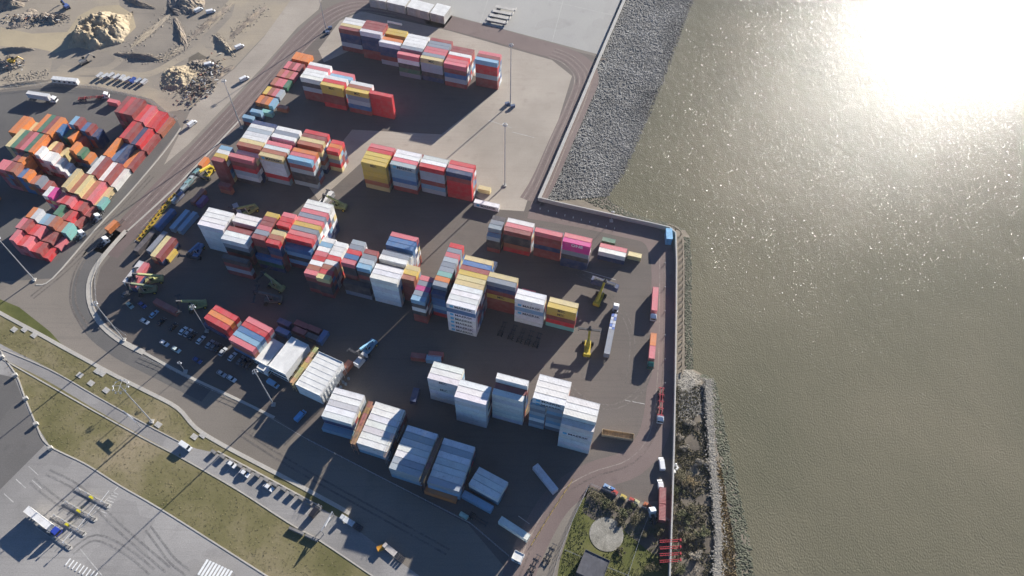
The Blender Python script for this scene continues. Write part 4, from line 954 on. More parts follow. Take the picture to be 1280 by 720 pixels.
for p, l_ in (((249, 14), 'white van parked in shade on the sandy site'), ((264, 16), 'white pickup beside the sandy site bank'), ((300, 60), 'white van beside the timber edged bank'), ((306, 100), 'white van on the road verge by the lane'), ((262, 82), 'white van beside the rubble pit')):
    put('van', at(*p), math.radians(rnd.uniform(20, 60)), WH, l_, 'van', 'vans')
def box_at(c, rz, size, ch, label, z, lab=None):
    paint, word = PAL[ch]
    o = link('shipping_container', CM[size], None, Vector((c.x, c.y, z)), rz, paint); tag(o, label, 'container', 'containers on lorries and lifts')
    for s in (0, 1): link('door', DM[size][s], o, color=paint)
    return o
def lorry(pf, pb, cab_col, tr_col, boxes, name, cab=True):
    """pf = pixel of the cab front, pb = pixel of the trailer's rear end"""
    a, b = at(*pf), at(*pb); d = (a - b).normalized(); rz = math.atan2(d.y, d.x)
    if cab: put('tractor', a - d * 2.7, rz, cab_col, name + ', tractor unit', 'lorry', 'lorries')
    c = b + d * 6.2 if not cab else a - d * 9.6
    put('trailer', c, rz, tr_col, name + ', trailer', 'trailer', 'lorry trailers')
    x = -6.1
    for size, ch, word in boxes:
        L = SIZES[size][0]; cc = c + d * (x + L / 2); x += L + 0.12
        box_at(cc, rz, size, ch, word, 1.34)
lorry((815.5, 403), (818.5, 357), WH, DARK and (0.1, 0.1, 0.1), [(40, 'p', 'pink container on the lorry beside the flood wall lane')], 'white lorry with pink container')
lorry((812, 463), (816, 416), GR, (0.1, 0.1, 0.1), [(20, 'O', 'rear orange short container on the green lorry'), (20, 'p', 'front red short container on the green lorry')], 'green lorry with two short containers')
lorry((770, 383), (757, 449), WH, (0.15, 0.15, 0.17), [], 'grey and white road train')
_a, _b = at(770, 383), at(757, 449); _d2 = (_a - _b).normalized(); _rz = math.atan2(_d2.y, _d2.x)
put('trailer', _b + _d2 * 6.3, _rz, (0.2, 0.2, 0.22), 'rear trailer of the grey and white road train', 'trailer', 'lorry trailers')
box_at(_b + _d2 * 6.3, _rz, 40, 's', 'grey container on the rear of the road train', 1.34)
for k in range(5):
    for j in (-1, 1):
        c = _a - _d2 * (6.2 + k * 1.75)
        o = MB().box((0, j * 0.6, 0.45), (1.5, 1.05, 0.9)).box((0, j * 0.6, 0.94), (1.56, 1.1, 0.08)).build('pallet_load', STEELP, None, Vector((c.x, c.y, 1.34)), _rz, [(0.5, 0.55, 0.7), (0.12, 0.2, 0.5), (0.6, 0.62, 0.66)][(k + (j > 0)) % 3])
        tag(o, 'wrapped blue white pallet load on the grey road train', 'pallet load', 'pallet loads on the road train')
lorry((824, 531), (826.5, 486), WH, (0.42, 0.03, 0.05), [], 'white lorry with empty red trailers')
_a, _b = at(824, 531), at(826.5, 486); _d2 = (_a - _b).normalized()
put('trailer', _a - _d2 * 9.4, math.atan2(_d2.y, _d2.x), (0.42, 0.03, 0.05), 'empty red skeletal trailer stacked on the red trailer lorry', 'trailer', 'lorry trailers', 0.62)
lorry((826, 625), (825.5, 655), RD, (0.2, 0.05, 0.05), [(20, 'r', 'rear maroon short container on the lorry by the garden'), (20, 'r', 'front maroon short container on the lorry by the garden')], 'maroon container trailer by the garden', cab=False)
put('tractor', at(815.5, 645), math.radians(100), WH, 'white tractor unit parked by the garden fence', 'lorry', 'lorries')
lorry((73, 128), (33, 122), WH, (0.12, 0.12, 0.12), [(40, 'w', 'white box on the lorry beside the sandy site')], 'grey lorry beside the sandy site')
lorry((138, 122), (100, 125), WH, (0.35, 0.06, 0.06), [], 'white lorry with empty red trailer beside far bay')
box_at(at(144, 131), math.radians(-15), 20, 'p', 'pink short container beside the far bay', 0.02)
for p, q, ch, l_ in (((150, 282), (137, 294), 'O', 'orange container lorry on the road'), ((138, 252), (127, 266), 't', 'teal container lorry at the terminal edge')):
    c, rz, L = mid(p, q); rz += PI
    box_at(c, rz, 20, ch, l_.replace(' lorry', '') + ', on a lorry', 1.34); put('trailer', c, rz, (0.1, 0.1, 0.1), l_ + ', trailer', 'trailer', 'lorry trailers')
for p, a, l_ in (((131, 305), 50, 'white tractor unit on the road below orange container'), ((121, 276), 50, 'white tractor unit in the shade of pink bay'), ((101, 297), 50, 'white tractor unit at the end of the orange and teal bay')):
    put('tractor', at(*p), math.radians(a), WH, l_, 'lorry', 'lorries')
lorry((19.5 * 4 - 1, 669), (35, 637), (0.03, 0.06, 0.35), (0.15, 0.15, 0.15), [(40, 'W', 'white container on the blue lorry at the gate islands')], 'blue lorry at the gate islands')
# reach stackers
YL, LG = (0.60, 0.45, 0.04), (0.34, 0.36, 0.15)
RS = 'reach stackers'
def reach(p, q, col, label): 
    a, b = at(*p), at(*q); d = (b - a).normalized(); put('reach', a + d * 3.6, math.atan2(d.y, d.x), col, label, 'reach stacker', RS); return a, d
a, d = reach((745, 383), (755, 361), YL, 'yellow reach stacker holding a dark blue container in the open yard')
c, rz, L = mid((741, 350), (774, 369), 5.5); box_at(a + d * 9.9, math.atan2(d.y, d.x) + PI / 2, 40, 'B', 'dark navy container held up by the yellow reach stacker', 2.6)
reach((733, 446), (735, 425), YL, 'yellow reach stacker standing empty past the cream-topped end stack')
reach((354, 364), (329, 350), LG, 'lime reach stacker in front of the blue low boxes'); reach((352, 377), (332, 377), (0.12, 0.13, 0.12), 'dark reach stacker in shade in front of the blue low boxes')
reach((258, 382), (230, 389), LG, 'lime reach stacker between parked cars and red containers')
reach((204, 351), (184, 354), LG, 'lime reach stacker beside the white and pink containers'); reach((196, 364), (176, 366), (0.2, 0.22, 0.12), 'dull green reach stacker among the parked cars by the bend')
a, d = reach((321, 262), (304, 272), LG, 'lime reach stacker behind the white wall of containers'); box_at(at(298, 265, 2.9), math.radians(-60), 40, 'G', 'pale grey container set down behind the white wall of containers', 0.02)
a, d = reach((432, 262), (414, 258), LG, 'lime reach stacker behind the middle block, near sunlit gap'); box_at(at(405, 249, 2.9), math.radians(60), 40, 'W', 'white container in the sunlit gap beyond the mixed block', 0.02)
reach((252, 310), (243, 328), (0.10, 0.26, 0.5), 'blue reach stacker in front of the white wall of containers')
a, d = reach((468, 430), (455, 446), (0.16, 0.36, 0.52), 'blue reach stacker lifting a grey container in the lower yard'); box_at(at(452, 453, 2.0), math.radians(58), 20, 'w', 'pale container held by the blue reach stacker', 2.6)
reach((266, 213), (258, 224), YL, 'small yellow reach stacker by the orange container')
for k in PROTO.values():
    for ch in list(k.children_recursive): bpy.data.objects.remove(ch)
    bpy.data.objects.remove(k)
# ------------------------------------------------------------------ buildings
def roof_box(name, corner_px, h, label, wall=WHITEP, roof=ROOFW, cat='building', seams=3, parapet=True, win=0):
    """flat-roofed building from four roof-corner pixels (near-left, near-right, far-right, far-left) and its height"""
    P = [at(x, y, h) for x, y in corner_px]
    c = sum(P, Vector()) / 4; c.z = 0
    u = ((P[1] - P[0]) + (P[2] - P[3])).normalized(); v = Vector((-u.y, u.x, 0))
    L = ((P[1] - P[0]).length + (P[2] - P[3]).length) / 2; D_ = ((P[3] - P[0]).length + (P[2] - P[1]).length) / 2
    rz = math.atan2(u.y, u.x); root = tag(empty(name, c, rz), label, cat)
    MB().box((0, 0, (h - 0.25) / 2), (L - 0.1, D_ - 0.1, h - 0.25)).build('wall', wall, root)
    rf = MB().box((0, 0, h - 0.125), (L, D_, 0.24)).build('roof', roof, root)
    for k in range(1, seams + 1): MB().box((-L / 2 + L * k / (seams + 1), 0, h + 0.025), (0.09, D_ - 0.3, 0.06)).build('roof_seam', roof, rf)
    if parapet:
        for s in (-1, 1): MB().box((0, s * (D_ / 2 - 0.08), h + 0.12), (L, 0.14, 0.24)).build('parapet', roof, rf); MB().box((s * (L / 2 - 0.08), 0, h + 0.12), (0.14, D_ - 0.34, 0.24)).build('parapet', roof, rf)
    for s in range(win):
        x = -L / 2 + L * (s + 0.5) / win
        for z in ([1.5] if h < 5 else [1.6, 4.4]): 
            w = MB().box((x, -D_ / 2 + 0.02, z), (1.4, 0.12, 1.1)).build('window', GLASS, root); MB().box((0, 0, 0), (1.6, 0.1, 1.3)).build('window_frame', GALV, w, (x, -D_ / 2 + 0.04, z))
    for s in range(win):
        y = -D_ / 2 + D_ * (s + 0.5) / win
        MB().box((L / 2 - 0.02, y, 1.6), (0.12, 1.5, 1.1)).build('window', GLASS, root)
    return root, L, D_
def u5(X, Y): return (310 + X / 5.54, 380 + Y / 5.54)
roof_box('office_building', [u5(28, 375), u5(128, 428), u5(250, 280), u5(150, 226)], 3.4, 'low white flat roofed office wing beside the striped containers', win=4)
roof_box('office_building', [u5(140, 432), u5(268, 494), u5(412, 282), u5(300, 224)], 6.4, 'taller white flat roofed office block with windows', win=5)
roof_box('cabin', [u5(58, 440), u5(130, 478), u5(160, 440), u5(90, 402)], 3.0, 'small white cabin at the corner of the office', seams=1, cat='cabin', win=1)
r_, L_, D_ = roof_box('cold_store', [u5(327, 556), u5(502, 640), u5(655, 402), u5(492, 330)], 7.5, 'white ribbed roof cold store with outside steel racks', seams=0, win=0)
for k in range(1, 7): MB().box((0, -D_ / 2 + D_ * k / 7, 7.52), (L_ - 0.3, 0.12, 0.08)).build('roof_seam', ROOFW, r_)
for k in range(9):
    y = -D_ / 2 + D_ * (k + 0.5) / 9
    MB().tube((L_ / 2 + 0.9, y, 0), (L_ / 2 + 0.9, y, 7.3), 0.09).tube((L_ / 2, y, 7.0), (L_ / 2 + 0.9, y, 7.0), 0.07).tube((L_ / 2, y, 3.6), (L_ / 2 + 0.9, y, 3.6), 0.07).tube((L_ / 2 + 0.9, y, 0.3), (L_ / 2 + 0.9, y + 1.6, 3.6), 0.05).build('rack_frame', GALV, r_)
# service racks between the refrigerated rows
def rack(p, q, w, h, label, col):
    a, b = at(*p, h), at(*q, h); d = b - a; c = (a + b) / 2; c.z = 0; L = d.length; rz = math.atan2(d.y, d.x); root = tag(empty('reefer_rack', c, rz), label, 'service rack', 'steel service racks')
    n = 7
    for k in range(n):
        x0 = -L / 2 + L * k / n; colr = tuple(cc * rnd.uniform(0.7, 1.15) for cc in col)
        MB().box((x0 + L / n / 2, 0, h), (L / n - 0.06, w, 0.12)).build('deck_panel', STEELP, root, color=colr)
        for s in (-1, 1): MB().box((x0 + 0.1, s * (w / 2 - 0.08), h / 2), (0.14, 0.12, h - 0.14)).build('post', STEELP, root, color=col)
        for s in (-1, 1): MB().box((x0 + L / n / 2, s * (w / 2 - 0.03), h + 1.0), (L / n, 0.05, 0.05)).box((x0 + 0.1, s * (w / 2 - 0.03), h + 0.53), (0.05, 0.05, 0.94)).build('handrail', STEELP, root, color=(0.6, 0.4, 0.1))
    for z in (h * 0.35, h * 0.68): MB().box((0, 0, z), (L - 0.3, w - 0.3, 0.1)).build('lower_deck', STEELP, root, color=col)
    return root
def r6(X, Y): return (395 + X / 6.54, 485 + Y / 6.54)
def s5(X, Y): return (480 + X / 5.76, 525 + Y / 5.76)
rack(r6(300, 460), r6(450, 110), 1.9, 9.4, 'rust orange steel service rack in the first refrigerated block', (0.38, 0.19, 0.12))
rack(s5(270, 450), s5(405, 130), 1.9, 9.4, 'dark brown steel service rack in the second refrigerated block', (0.20, 0.11, 0.08))
rack(u5(300, 548), u5(478, 300), 1.7, 6.8, 'cream yellow steel walkway between office and cold store', (0.58, 0.44, 0.20))
rack(r6(560, 570), r6(720, 190), 0.9, 8.6, 'narrow grey steel rack at the far end of first refrigerated block', (0.16, 0.17, 0.18))
# low white sheds at the top of the picture
def e4(X, Y): return (400 + X / 4.92, Y / 4.92)
def shed_wall(fl, fr, depth, h, label):
    a, b = at(*fl, h), at(*fr, h); d = b - a; rz = math.atan2(d.y, d.x); v = Vector((-d.y, d.x, 0)).normalized(); c = (a + b) / 2 + v * depth / 2; c.z = 0; L = d.length
    root = tag(empty('storage_shed', c, rz), label, 'shed', 'white sheds on the concrete pad')
    n = max(2, round(L / 6))
    MB().box((0, 0, (h - 0.2) / 2), (L - 0.1, depth - 0.1, h - 0.2)).build('wall', WALLC, root)
    for k in range(n):
        x = -L / 2 + L * (k + 0.5) / n
        MB().box((x, 0, h - 0.09), (L / n - 0.08, depth, 0.18)).build('roof_panel', ROOFW, root)
        MB().box((x, -depth / 2 + 0.02, h * 0.45), (L / n * 0.6, 0.08, h * 0.75)).build('door', GALV, root)
shed_wall(e4(300, -8), e4(402, 10), 9, 5.5, 'white storage shed nearest the lane corner')
shed_wall(e4(408, 12), e4(522, 38), 8, 5.5, 'white storage shed in the middle of the pad edge')
shed_wall(e4(532, 40), e4(668, 76), 8, 5.5, 'pale grey storage shed with a notch behind it')
shed_wall(e4(676, 78), e4(762, 100), 10, 5.5, 'white storage shed at the open end of the pad')
for k in range(4):
    p, q = e4(1058 + k * 18, 116 - k * 26), e4(1120 + k * 18, 128 - k * 26)
    c, rz, L = mid(p, q, 2.0); c.z = 0; root = tag(empty('flat_trailer', c, rz), 'parked flat trailer with pale deck on the concrete pad', 'trailer', 'flat trailers on the pad')
    MB().box((0, 0, 1.3), (12.5, 2.4, 0.22)).build('deck', CONC, root); MB().box((0, 0, 1.0), (12, 1.0, 0.36)).build('frame', DARK, root); MB().box((6.1, 0, 2.0), (0.15, 2.4, 1.2)).build('headboard', CONC, root); wheels(root, W_TRUCK, RIMT, (-3.4, -4.7), 1.02, 0.5)
c, rz, L = mid((486, 28), (501, 31), 0); root = tag(MB().box((0, 0, 0.55), (9, 0.6, 1.1), top=(1, 0.5)).box((0, 0, 0.12), (9.05, 1.0, 0.22)).build('crash_barrier', WHITEP, None, c, rz), 'white concrete crash barrier beside the lane by the pad', 'barrier')
# dark substation in the garden with its round concrete pad
PADM = mat('round_pad_concrete', (0.16, 0.15, 0.12), 0.9, 0.3, 0.22, col2=(0.32, 0.30, 0.25), fine=0.3)
c = at(758, 668); mb = MB(); mb.tube((0, 0, 0), (0, 0, 0.12), 6.1, 6.1, 40); o = mb.build('round_pad', PADM, None, Vector((c.x, c.y, 0.02))); tag(o, 'round weathered concrete pad on the grass of the fenced garden', 'concrete pad')
roof_box('substation', [(721, 716), (750, 729), (764, 702), (731, 686)], 4.0, 'dark flat roofed substation on the grass by the round pad', wall=mat('dark_brick', (0.05, 0.045, 0.045), 0.8), roof=mat('felt_roof', (0.085, 0.085, 0.095), 0.85, 0.3, 0.4), seams=2, win=2)
# blue pump cabinet at the wall corner
c = at(836, 305); o = tag(MB().box((0, 0, 2.2), (2.6, 6.0, 4.4)).box((0, 0, 4.48), (2.9, 6.3, 0.16)).build('pump_cabinet', STEELP, None, Vector((c.x - 0.3, c.y + 2.5, 0)), math.radians(-3), (0.16, 0.42, 0.65)), 'bright blue steel cabinet at the corner of the flood wall', 'cabinet')
for k, z in enumerate((1.2, 3.0)): 
    MB().box((-1.32, 0, z), (0.06, 5.4, 0.08)).build('rail', GALV, o)
# red steel frames over the wall
c = at(838, 690)
for k in range(4):
    y = 672 + 5 + k * 8.3
    a, b = at(824.5, y, 2.4), at(851, y - 1.5, 2.4); d = b - a; m_ = (a + b) / 2
    o = empty('red_girder', Vector((m_.x, m_.y, 0)), math.atan2(d.y, d.x)); tag(o, 'red steel lattice girder laid across the flood wall', 'girder', 'red girders')
    L = d.length
    for s in (-1, 1): MB().box((0, s * 0.35, 2.5), (L, 0.18, 0.3)).build('chord', STEELP, o, color=(0.45, 0.03, 0.04))
    for j in range(9): MB().box((-L / 2 + L * (j + 0.5) / 9, 0, 2.5), (0.1, 0.54, 0.18)).build('rung', STEELP, o, color=(0.40, 0.03, 0.04))
    MB().box((L / 2 - 0.2, 0, 2.8), (0.5, 0.9, 0.9)).build('end_plate', STEELP, o, color=(0.45, 0.03, 0.04)); MB().box((-L / 2 + 0.5, 0, 1.15), (0.3, 0.7, 2.3)).build('prop', DARK, o)
# ------------------------------------------------------------------ open wooden flat beside the river end stack
c, rz, L = mid((753, 547), (791, 553), 0.0); root = tag(empty('flat_rack', c + Vector((0, 1.5, 0)), rz), 'open timber lined flat rack standing alone past the river end stack', 'flat rack')
TIMBL = mat('pale_timber', (0.46, 0.34, 0.20), 0.8, 0.3, 0.8)
MB().box((0, 0, 0.35), (12.2, 2.44, 0.6)).build('bed', TIMB, root)
for k in range(12): MB().box((-5.5 + k, 0, 0.68), (0.95, 2.3, 0.05)).build('plank', TIMBL, root)
for s in (-1, 1): MB().box((0, s * 1.17, 1.4), (12.2, 0.08, 1.4)).build('side_wall', TIMBL, root); MB().box((s * 6.05, 0, 1.55), (0.1, 2.24, 1.7)).build('end_wall', TIMBL, root)
# empty chassis dumped in front of the white pair
for k, (x, y) in enumerate(((641, 416), (652, 420), (662, 423), (672, 426), (628, 412))):
    c = at(x, y); r = empty('spare_chassis', c, math.radians(72)); tag(r, 'dark spare trailer chassis lying in front of the white container pair', 'chassis', 'spare chassis')
    for s in (-1, 1): MB().box((0, s * 0.5, 0.6), (7.5, 0.16, 0.3)).build('beam', DARK, r)
    for x2 in (-3.4, -1, 1, 3.4): MB().box((x2, 0, 0.6), (0.2, 2.2, 0.2)).build('cross_member', DARK, r)
    wheels(r, W_TRUCK, RIMT, (-2.2, -3.3), 0.95, 0.5)
# yellow lifting frames stacked along the lane
for k in range(11):
    t = k / 10; c = at(177 + (216 - 177) * t, 297 + (247 - 297) * t); rz = math.radians(62 + rnd.uniform(-3, 3)); r = empty('lifting_frame', c, rz); tag(r, 'yellow steel lifting frame lying along the perimeter lane', 'lifting frame', 'yellow lifting frames')
    for s in (-1, 1): MB().box((0, s * 0.9, 0.35), (4.6, 0.22, 0.3)).build('side_rail', STEELP, r, color=(0.62, 0.43, 0.05))
    for x in (-2.1, 0, 2.1): MB().box((x, 0, 0.35), (0.22, 1.56, 0.26)).build('cross_bar', STEELP, r, color=(0.55, 0.36, 0.05))
    for x in (-2.1, 2.1): MB().box((x, 0.9, 0.85), (0.2, 0.2, 0.7)).build('post', STEELP, r, color=(0.5, 0.08, 0.05) if k % 3 == 0 else (0.62, 0.43, 0.05))
# generators and tanks by the lane
for k, (x, y, c_) in enumerate(((232, 237, (0.35, 0.45, 0.46)), (237, 230, (0.25, 0.42, 0.42)), (242, 224, (0.5, 0.55, 0.55)), (247, 218, (0.22, 0.40, 0.40)), (226, 247, (0.25, 0.27, 0.4)), (221, 252, (0.35, 0.42, 0.45)))):
    c = at(x, y); r = empty('generator_set', c, math.radians(66)); tag(r, ['grey teal', 'deep teal', 'whitish', 'dark teal', 'violet grey', 'slate'][k] + ' boxed generator set in the line beside the perimeter lane', 'generator', 'generators by the lane')
    bev(MB().box((0, 0, 1.35), (4.2, 1.8, 2.1)), 'housing', STEELP, r, c_, 0.08); MB().box((0, 0, 0.15), (4.6, 2.0, 0.3)).build('skid', DARK, r)
    for j in range(4): MB().box((-1.4 + j * 0.9, -0.91, 1.4), (0.6, 0.05, 1.2)).build('louvre', GALV, r)
    MB().tube((1.4, 0, 2.3), (1.4, 0, 3.1), 0.14).build('exhaust', DARK, r)
# small stacks of plates, drums in the dark corner and gas bottles by the office
for k in range(14):
    x, y = rnd.choice(((430, 480), (424, 487), (418, 494), (412, 500), (407, 505), (433, 474))); c = at(x + rnd.uniform(-3, 3), y + rnd.uniform(-3, 3))
    o = MB().tube((0, 0, 0), (0, 0, 1.1), 0.55, 0.55, 10).tube((0, 0, 1.1), (0, 0, 1.2), 0.3, 0.2, 8).build('drum', STEELP, None, c, 0, rnd.choice(((0.6, 0.62, 0.6), (0.45, 0.5, 0.55), (0.2, 0.25, 0.3)))); tag(o, 'pale steel drum standing beside the cold store racks', 'drum', 'drums beside the cold store')
# ------------------------------------------------------------------ gate islands and posts on the apron
def zl(X, Y): return (X / 4, 540 + Y / 4)
ISL = [((380, 285), (540, 372)), ((320, 352), (475, 440)), ((262, 418), (420, 512)), ((190, 470), (350, 582))]
for k, (p, q) in enumerate(ISL):
    c, rz, L = mid(zl(*p), zl(*q)); r = empty('gate_island', c, rz); tag(r, 'raised concrete gate island with barrier and booth posts on the apron, %s from grass' % ORD[k], 'gate island', 'gate islands')
    n = 10; mb = MB().box((0, 0, 0.14), (L, 1.5, 0.28)); mb.tube((L / 2, 0, 0), (L / 2, 0, 0.28), 0.75, 0.75, 12); mb.build('kerb_base', CONC, r)
    MB().box((0, 0, 0.32), (L - 0.6, 1.0, 0.06)).build('island_top', CONCD, r)
    for x in (-L * 0.35, -L * 0.1, L * 0.15, L * 0.4): MB().tube((x, 0.3, 0.3), (x, 0.3, 2.6), 0.12).box((x, 0.3, 2.8), (0.5, 0.4, 0.4)).build('post', GALV, r)
    MB().box((L * 0.02, -0.1, 1.0), (1.1, 0.8, 1.3)).build('ticket_machine', STEELP, r, color=(0.75, 0.65, 0.03) if k < 3 else (0.4, 0.42, 0.4))
    MB().tube((L * 0.3, 0, 1.1), (L * 0.3, 4.6, 1.2), 0.07).build('barrier_arm', WHITEP, r)
c, rz, L = mid(zl(330, 640), zl(480, 720)); 
for k in range(9):
    o = MB().box((0, 0, 0.06), (0.35, 2.6, 0.12)).box((0, 0, 0.16), (0.30, 2.5, 0.08)).build('speed_hump', WHITEP, None, at(*zl(340 + k * 17, 650 + k * 9)), rz); tag(o, 'white raised speed hump bar on the apron by the gate islands', 'speed hump', 'speed hump bars')
# white concrete blocks along apron edge
for k, (x, y) in enumerate(((3, 447), (20, 470), (33, 499), (46, 531), (64, 561))):
    o = MB().box((0, 0, 0.7), (1.6, 1.2, 1.4)).box((0, 0, 1.44), (1.3, 0.9, 0.08)).build('concrete_block', CONC, None, at(x, y), 0.6); tag(o, 'pale concrete block on the curved edge of the apron', 'concrete block', 'apron edge blocks')
for k in range(13):
    x, y = 268 + k * 10.9, 566 + k * 5.8
    o = MB().box((0, 0, 0.65), (2.2, 1.1, 1.3)).box((0, -0.56, 0.7), (2.22, 0.02, 0.3), m=1).build('parking_block', [CONCD, YELP], None, at(x, y), math.radians(-30)); tag(o, 'dark concrete block with yellow band along the parking strip', 'concrete block', 'parking strip blocks')
# manhole slabs in the verge
for x, y in ((18, 412), (31, 412), (43, 419), (100, 469), (114, 479), (122, 464), (128, 467), (133, 488), (198, 531), (243, 546), (254, 544)):
    o = MB().box((0, 0, 0.1), (2.6, 2.0, 0.2)).box((0, 0, 0.23), (1.2, 1.0, 0.06)).build('access_slab', CONC, None, at(x, y), math.radians(-30)); tag(o, 'square pale concrete access slab in the dry grass verge', 'access slab', 'slabs in the verge')
# gantry sign by the drive
for p, q, l_ in (((160, 520), (176, 534), 'steel sign gantry over the service drive by the wide-ringed mast'), ((418, 645), (405, 668), 'steel gate frame across the parking strip')):
    a, b = at(*p), at(*q); c = (a + b) / 2; rz = head(p, q); L = (b - a).length; r = empty('sign_gantry', c, rz); tag(r, l_, 'gantry')
    for s in (-1, 1): MB().tube((s * L / 2, 0, 0), (s * L / 2, 0, 4.5), 0.14).build('post', GALV, r)
    MB().box((0, 0, 4.5), (L + 0.4, 0.35, 0.4)).build('cross_beam', GALV, r); MB().box((0, 0.25, 4.0), (L * 0.5, 0.1, 1.0)).build('sign_panel', WHITEP, r)
for (p, q, c_) in (((362, 660), (380, 668), 'grey'), ((382, 669), (398, 676), 'grey')):
    c, rz, L = mid(p, q); o = MB().box((0, 0, 0.5), (L, 1.2, 1.0), top=(0.97, 0.8)).box((0, 0, 1.03), (L * 0.97, 0.8, 0.06)).build('planter_barrier', CONCD, None, c, rz); tag(o, 'long grey barrier block on the verge beside the parking strip', 'barrier', 'verge barriers')
# kit beside the lower road: small tractors with trailers
for p, q, col, l_ in (((424, 645), (448, 660), (0.6, 0.62, 0.62), 'white site vehicle with trailer below the gate frame'), ((478, 680), (500, 698), (0.55, 0.5, 0.45), 'grey site vehicle with trailer by the orange bin')):
    c, rz, L = mid(p, q); put_c = c
    r = empty('plant_trailer', c, rz); tag(r, l_, 'trailer'); MB().box((0, 0, 0.9), (4.6, 2.0, 0.2)).build('deck', STEELP, r, color=col); MB().box((-2.6, 0, 1.3), (1.4, 1.8, 1.6), top=(0.8, 0.9)).build('cab', STEELP, r, color=col)
    for j in range(3): MB().box((3.2 + j * 1.1, 0, 0.7), (0.9, 2.2, 0.5)).box((3.2 + j * 1.1, 0.7, 1.1), (0.3, 0.3, 0.7)).build('harrow_frame', DARK, r)
    wheels(r, W_CAR, RIMC, (1.2, -1.8), 0.95, 0.33); MB().box((4.2, 0, 0.25), (3.4, 0.3, 0.4)).build('drawbar', DARK, r)
o = MB().box((0, 0, 0.7), (2.0, 1.5, 1.4), top=(1.15, 1.1)).box((0, 0, 1.45), (2.4, 1.75, 0.1)).build('orange_bin', STEELP, None, at(476, 686), 0.5, (0.7, 0.32, 0.03)); tag(o, 'orange site bin standing on the edge of the lower road', 'bin')
# fences ------------------------------------------------------------
def fence(px, h, label, name='fence', step=3.0, m=GALV, rails=3):
    P = [at(x, y) for x, y in px]; tot = sum((P[i + 1] - P[i]).length for i in range(len(P) - 1)); n = max(2, int(tot / step)); Q = resample(P, n + 1); root = tag(empty(name, Q[0]), label, 'fence'); o_ = Q[0]
    for i in range(n + 1): MB().box((0, 0, h / 2), (0.09, 0.09, h)).build('post', m, root, Q[i] - o_)
    for i in range(n):
        d = Q[i + 1] - Q[i]; mb = MB()
        for k in range(rails): mb.box((0, 0, h * (k + 0.6) / rails), (d.length - 0.1, 0.04, 0.07))
        mb.build('rail', m, root, (Q[i] + Q[i + 1]) / 2 - o_, math.atan2(d.y, d.x))
fence([(386, 551), (480, 600), (588, 655), (636, 696)], 2.2, 'grey steel fence along the road below the refrigerated blocks')
fence([(738, 606), (800, 633), (836, 651)], 2.0, 'pale steel fence between the yard and the fenced garden')
fence([(736, 608), (716, 650), (700, 690), (690, 725)], 2.0, 'steel fence between the lane and the fenced garden')
fence([(812, 642), (800, 672), (783, 725)], 1.6, 'thin steel fence crossing the garden beside the girders')
fence([(706, 688), (734, 700), (790, 722)], 1.4, 'low steel fence crossing the grass by the substation', rails=2)
fence([(716, 600), (690, 640), (664, 682)], 1.1, 'yellow guard rail beside the lane at the yard exit', m=YELP, rails=2)
fence([(0, 112), (62, 106), (120, 110), (186, 126), (222, 150)], 2.2, 'steel mesh fence between the sandy site and neighbouring terminal')
fence([(176, 446), (205, 458), (255, 484), (330, 516)], 1.2, 'low rail fence around the parked cars', rails=2)
fence([(128, 320), (119, 350), (121, 380), (135, 402), (158, 420)], 1.2, 'low rail fence around the lane bend', rails=2)
# site edge: skips and sheeting along the terminal fence
for k, (x, y) in enumerate(((126, 96), (133, 97), (140, 96), (147, 98), (154, 99), (160, 101), (167, 102), (174, 103), (181, 104))):
    c_ = [(0.6, 0.6, 0.58), (0.62, 0.62, 0.6), (0.05, 0.1, 0.35), (0.45, 0.48, 0.5)][k % 4 if k > 4 else k % 2]
    o = MB().box((0, 0, 0.9), (3.0, 1.7, 1.5), top=(1.25, 1.1)).box((0, 0, 1.62), (3.9, 2.0, 0.1)).build('skip', STEELP, None, at(x, y), rnd.uniform(0.8, 1.3), c_); tag(o, ('dark blue' if c_[2] > 0.3 and c_[0] < 0.1 else 'grey' if c_[0] < 0.5 else 'white') + ' waste skip in the line along the sandy site fence', 'skip', 'skips along the site fence')
c, rz, L = mid((65, 97), (96, 100), 2.6); o = MB().box((0, 0, 1.3), (L, 2.5, 2.5)).box((0, 0, 2.58), (L + 0.2, 2.7, 0.1)).build('site_cabin', STEELP, None, Vector((c.x, c.y, 0)), rz, (0.68, 0.68, 0.66)); tag(o, 'long white site cabin beside the sandy site fence', 'cabin')
for k in range(5): MB().box((-L / 2 + L * (k + 0.5) / 5, -1.26, 1.5), (1.2, 0.05, 0.9)).build('window', GLASS, o)
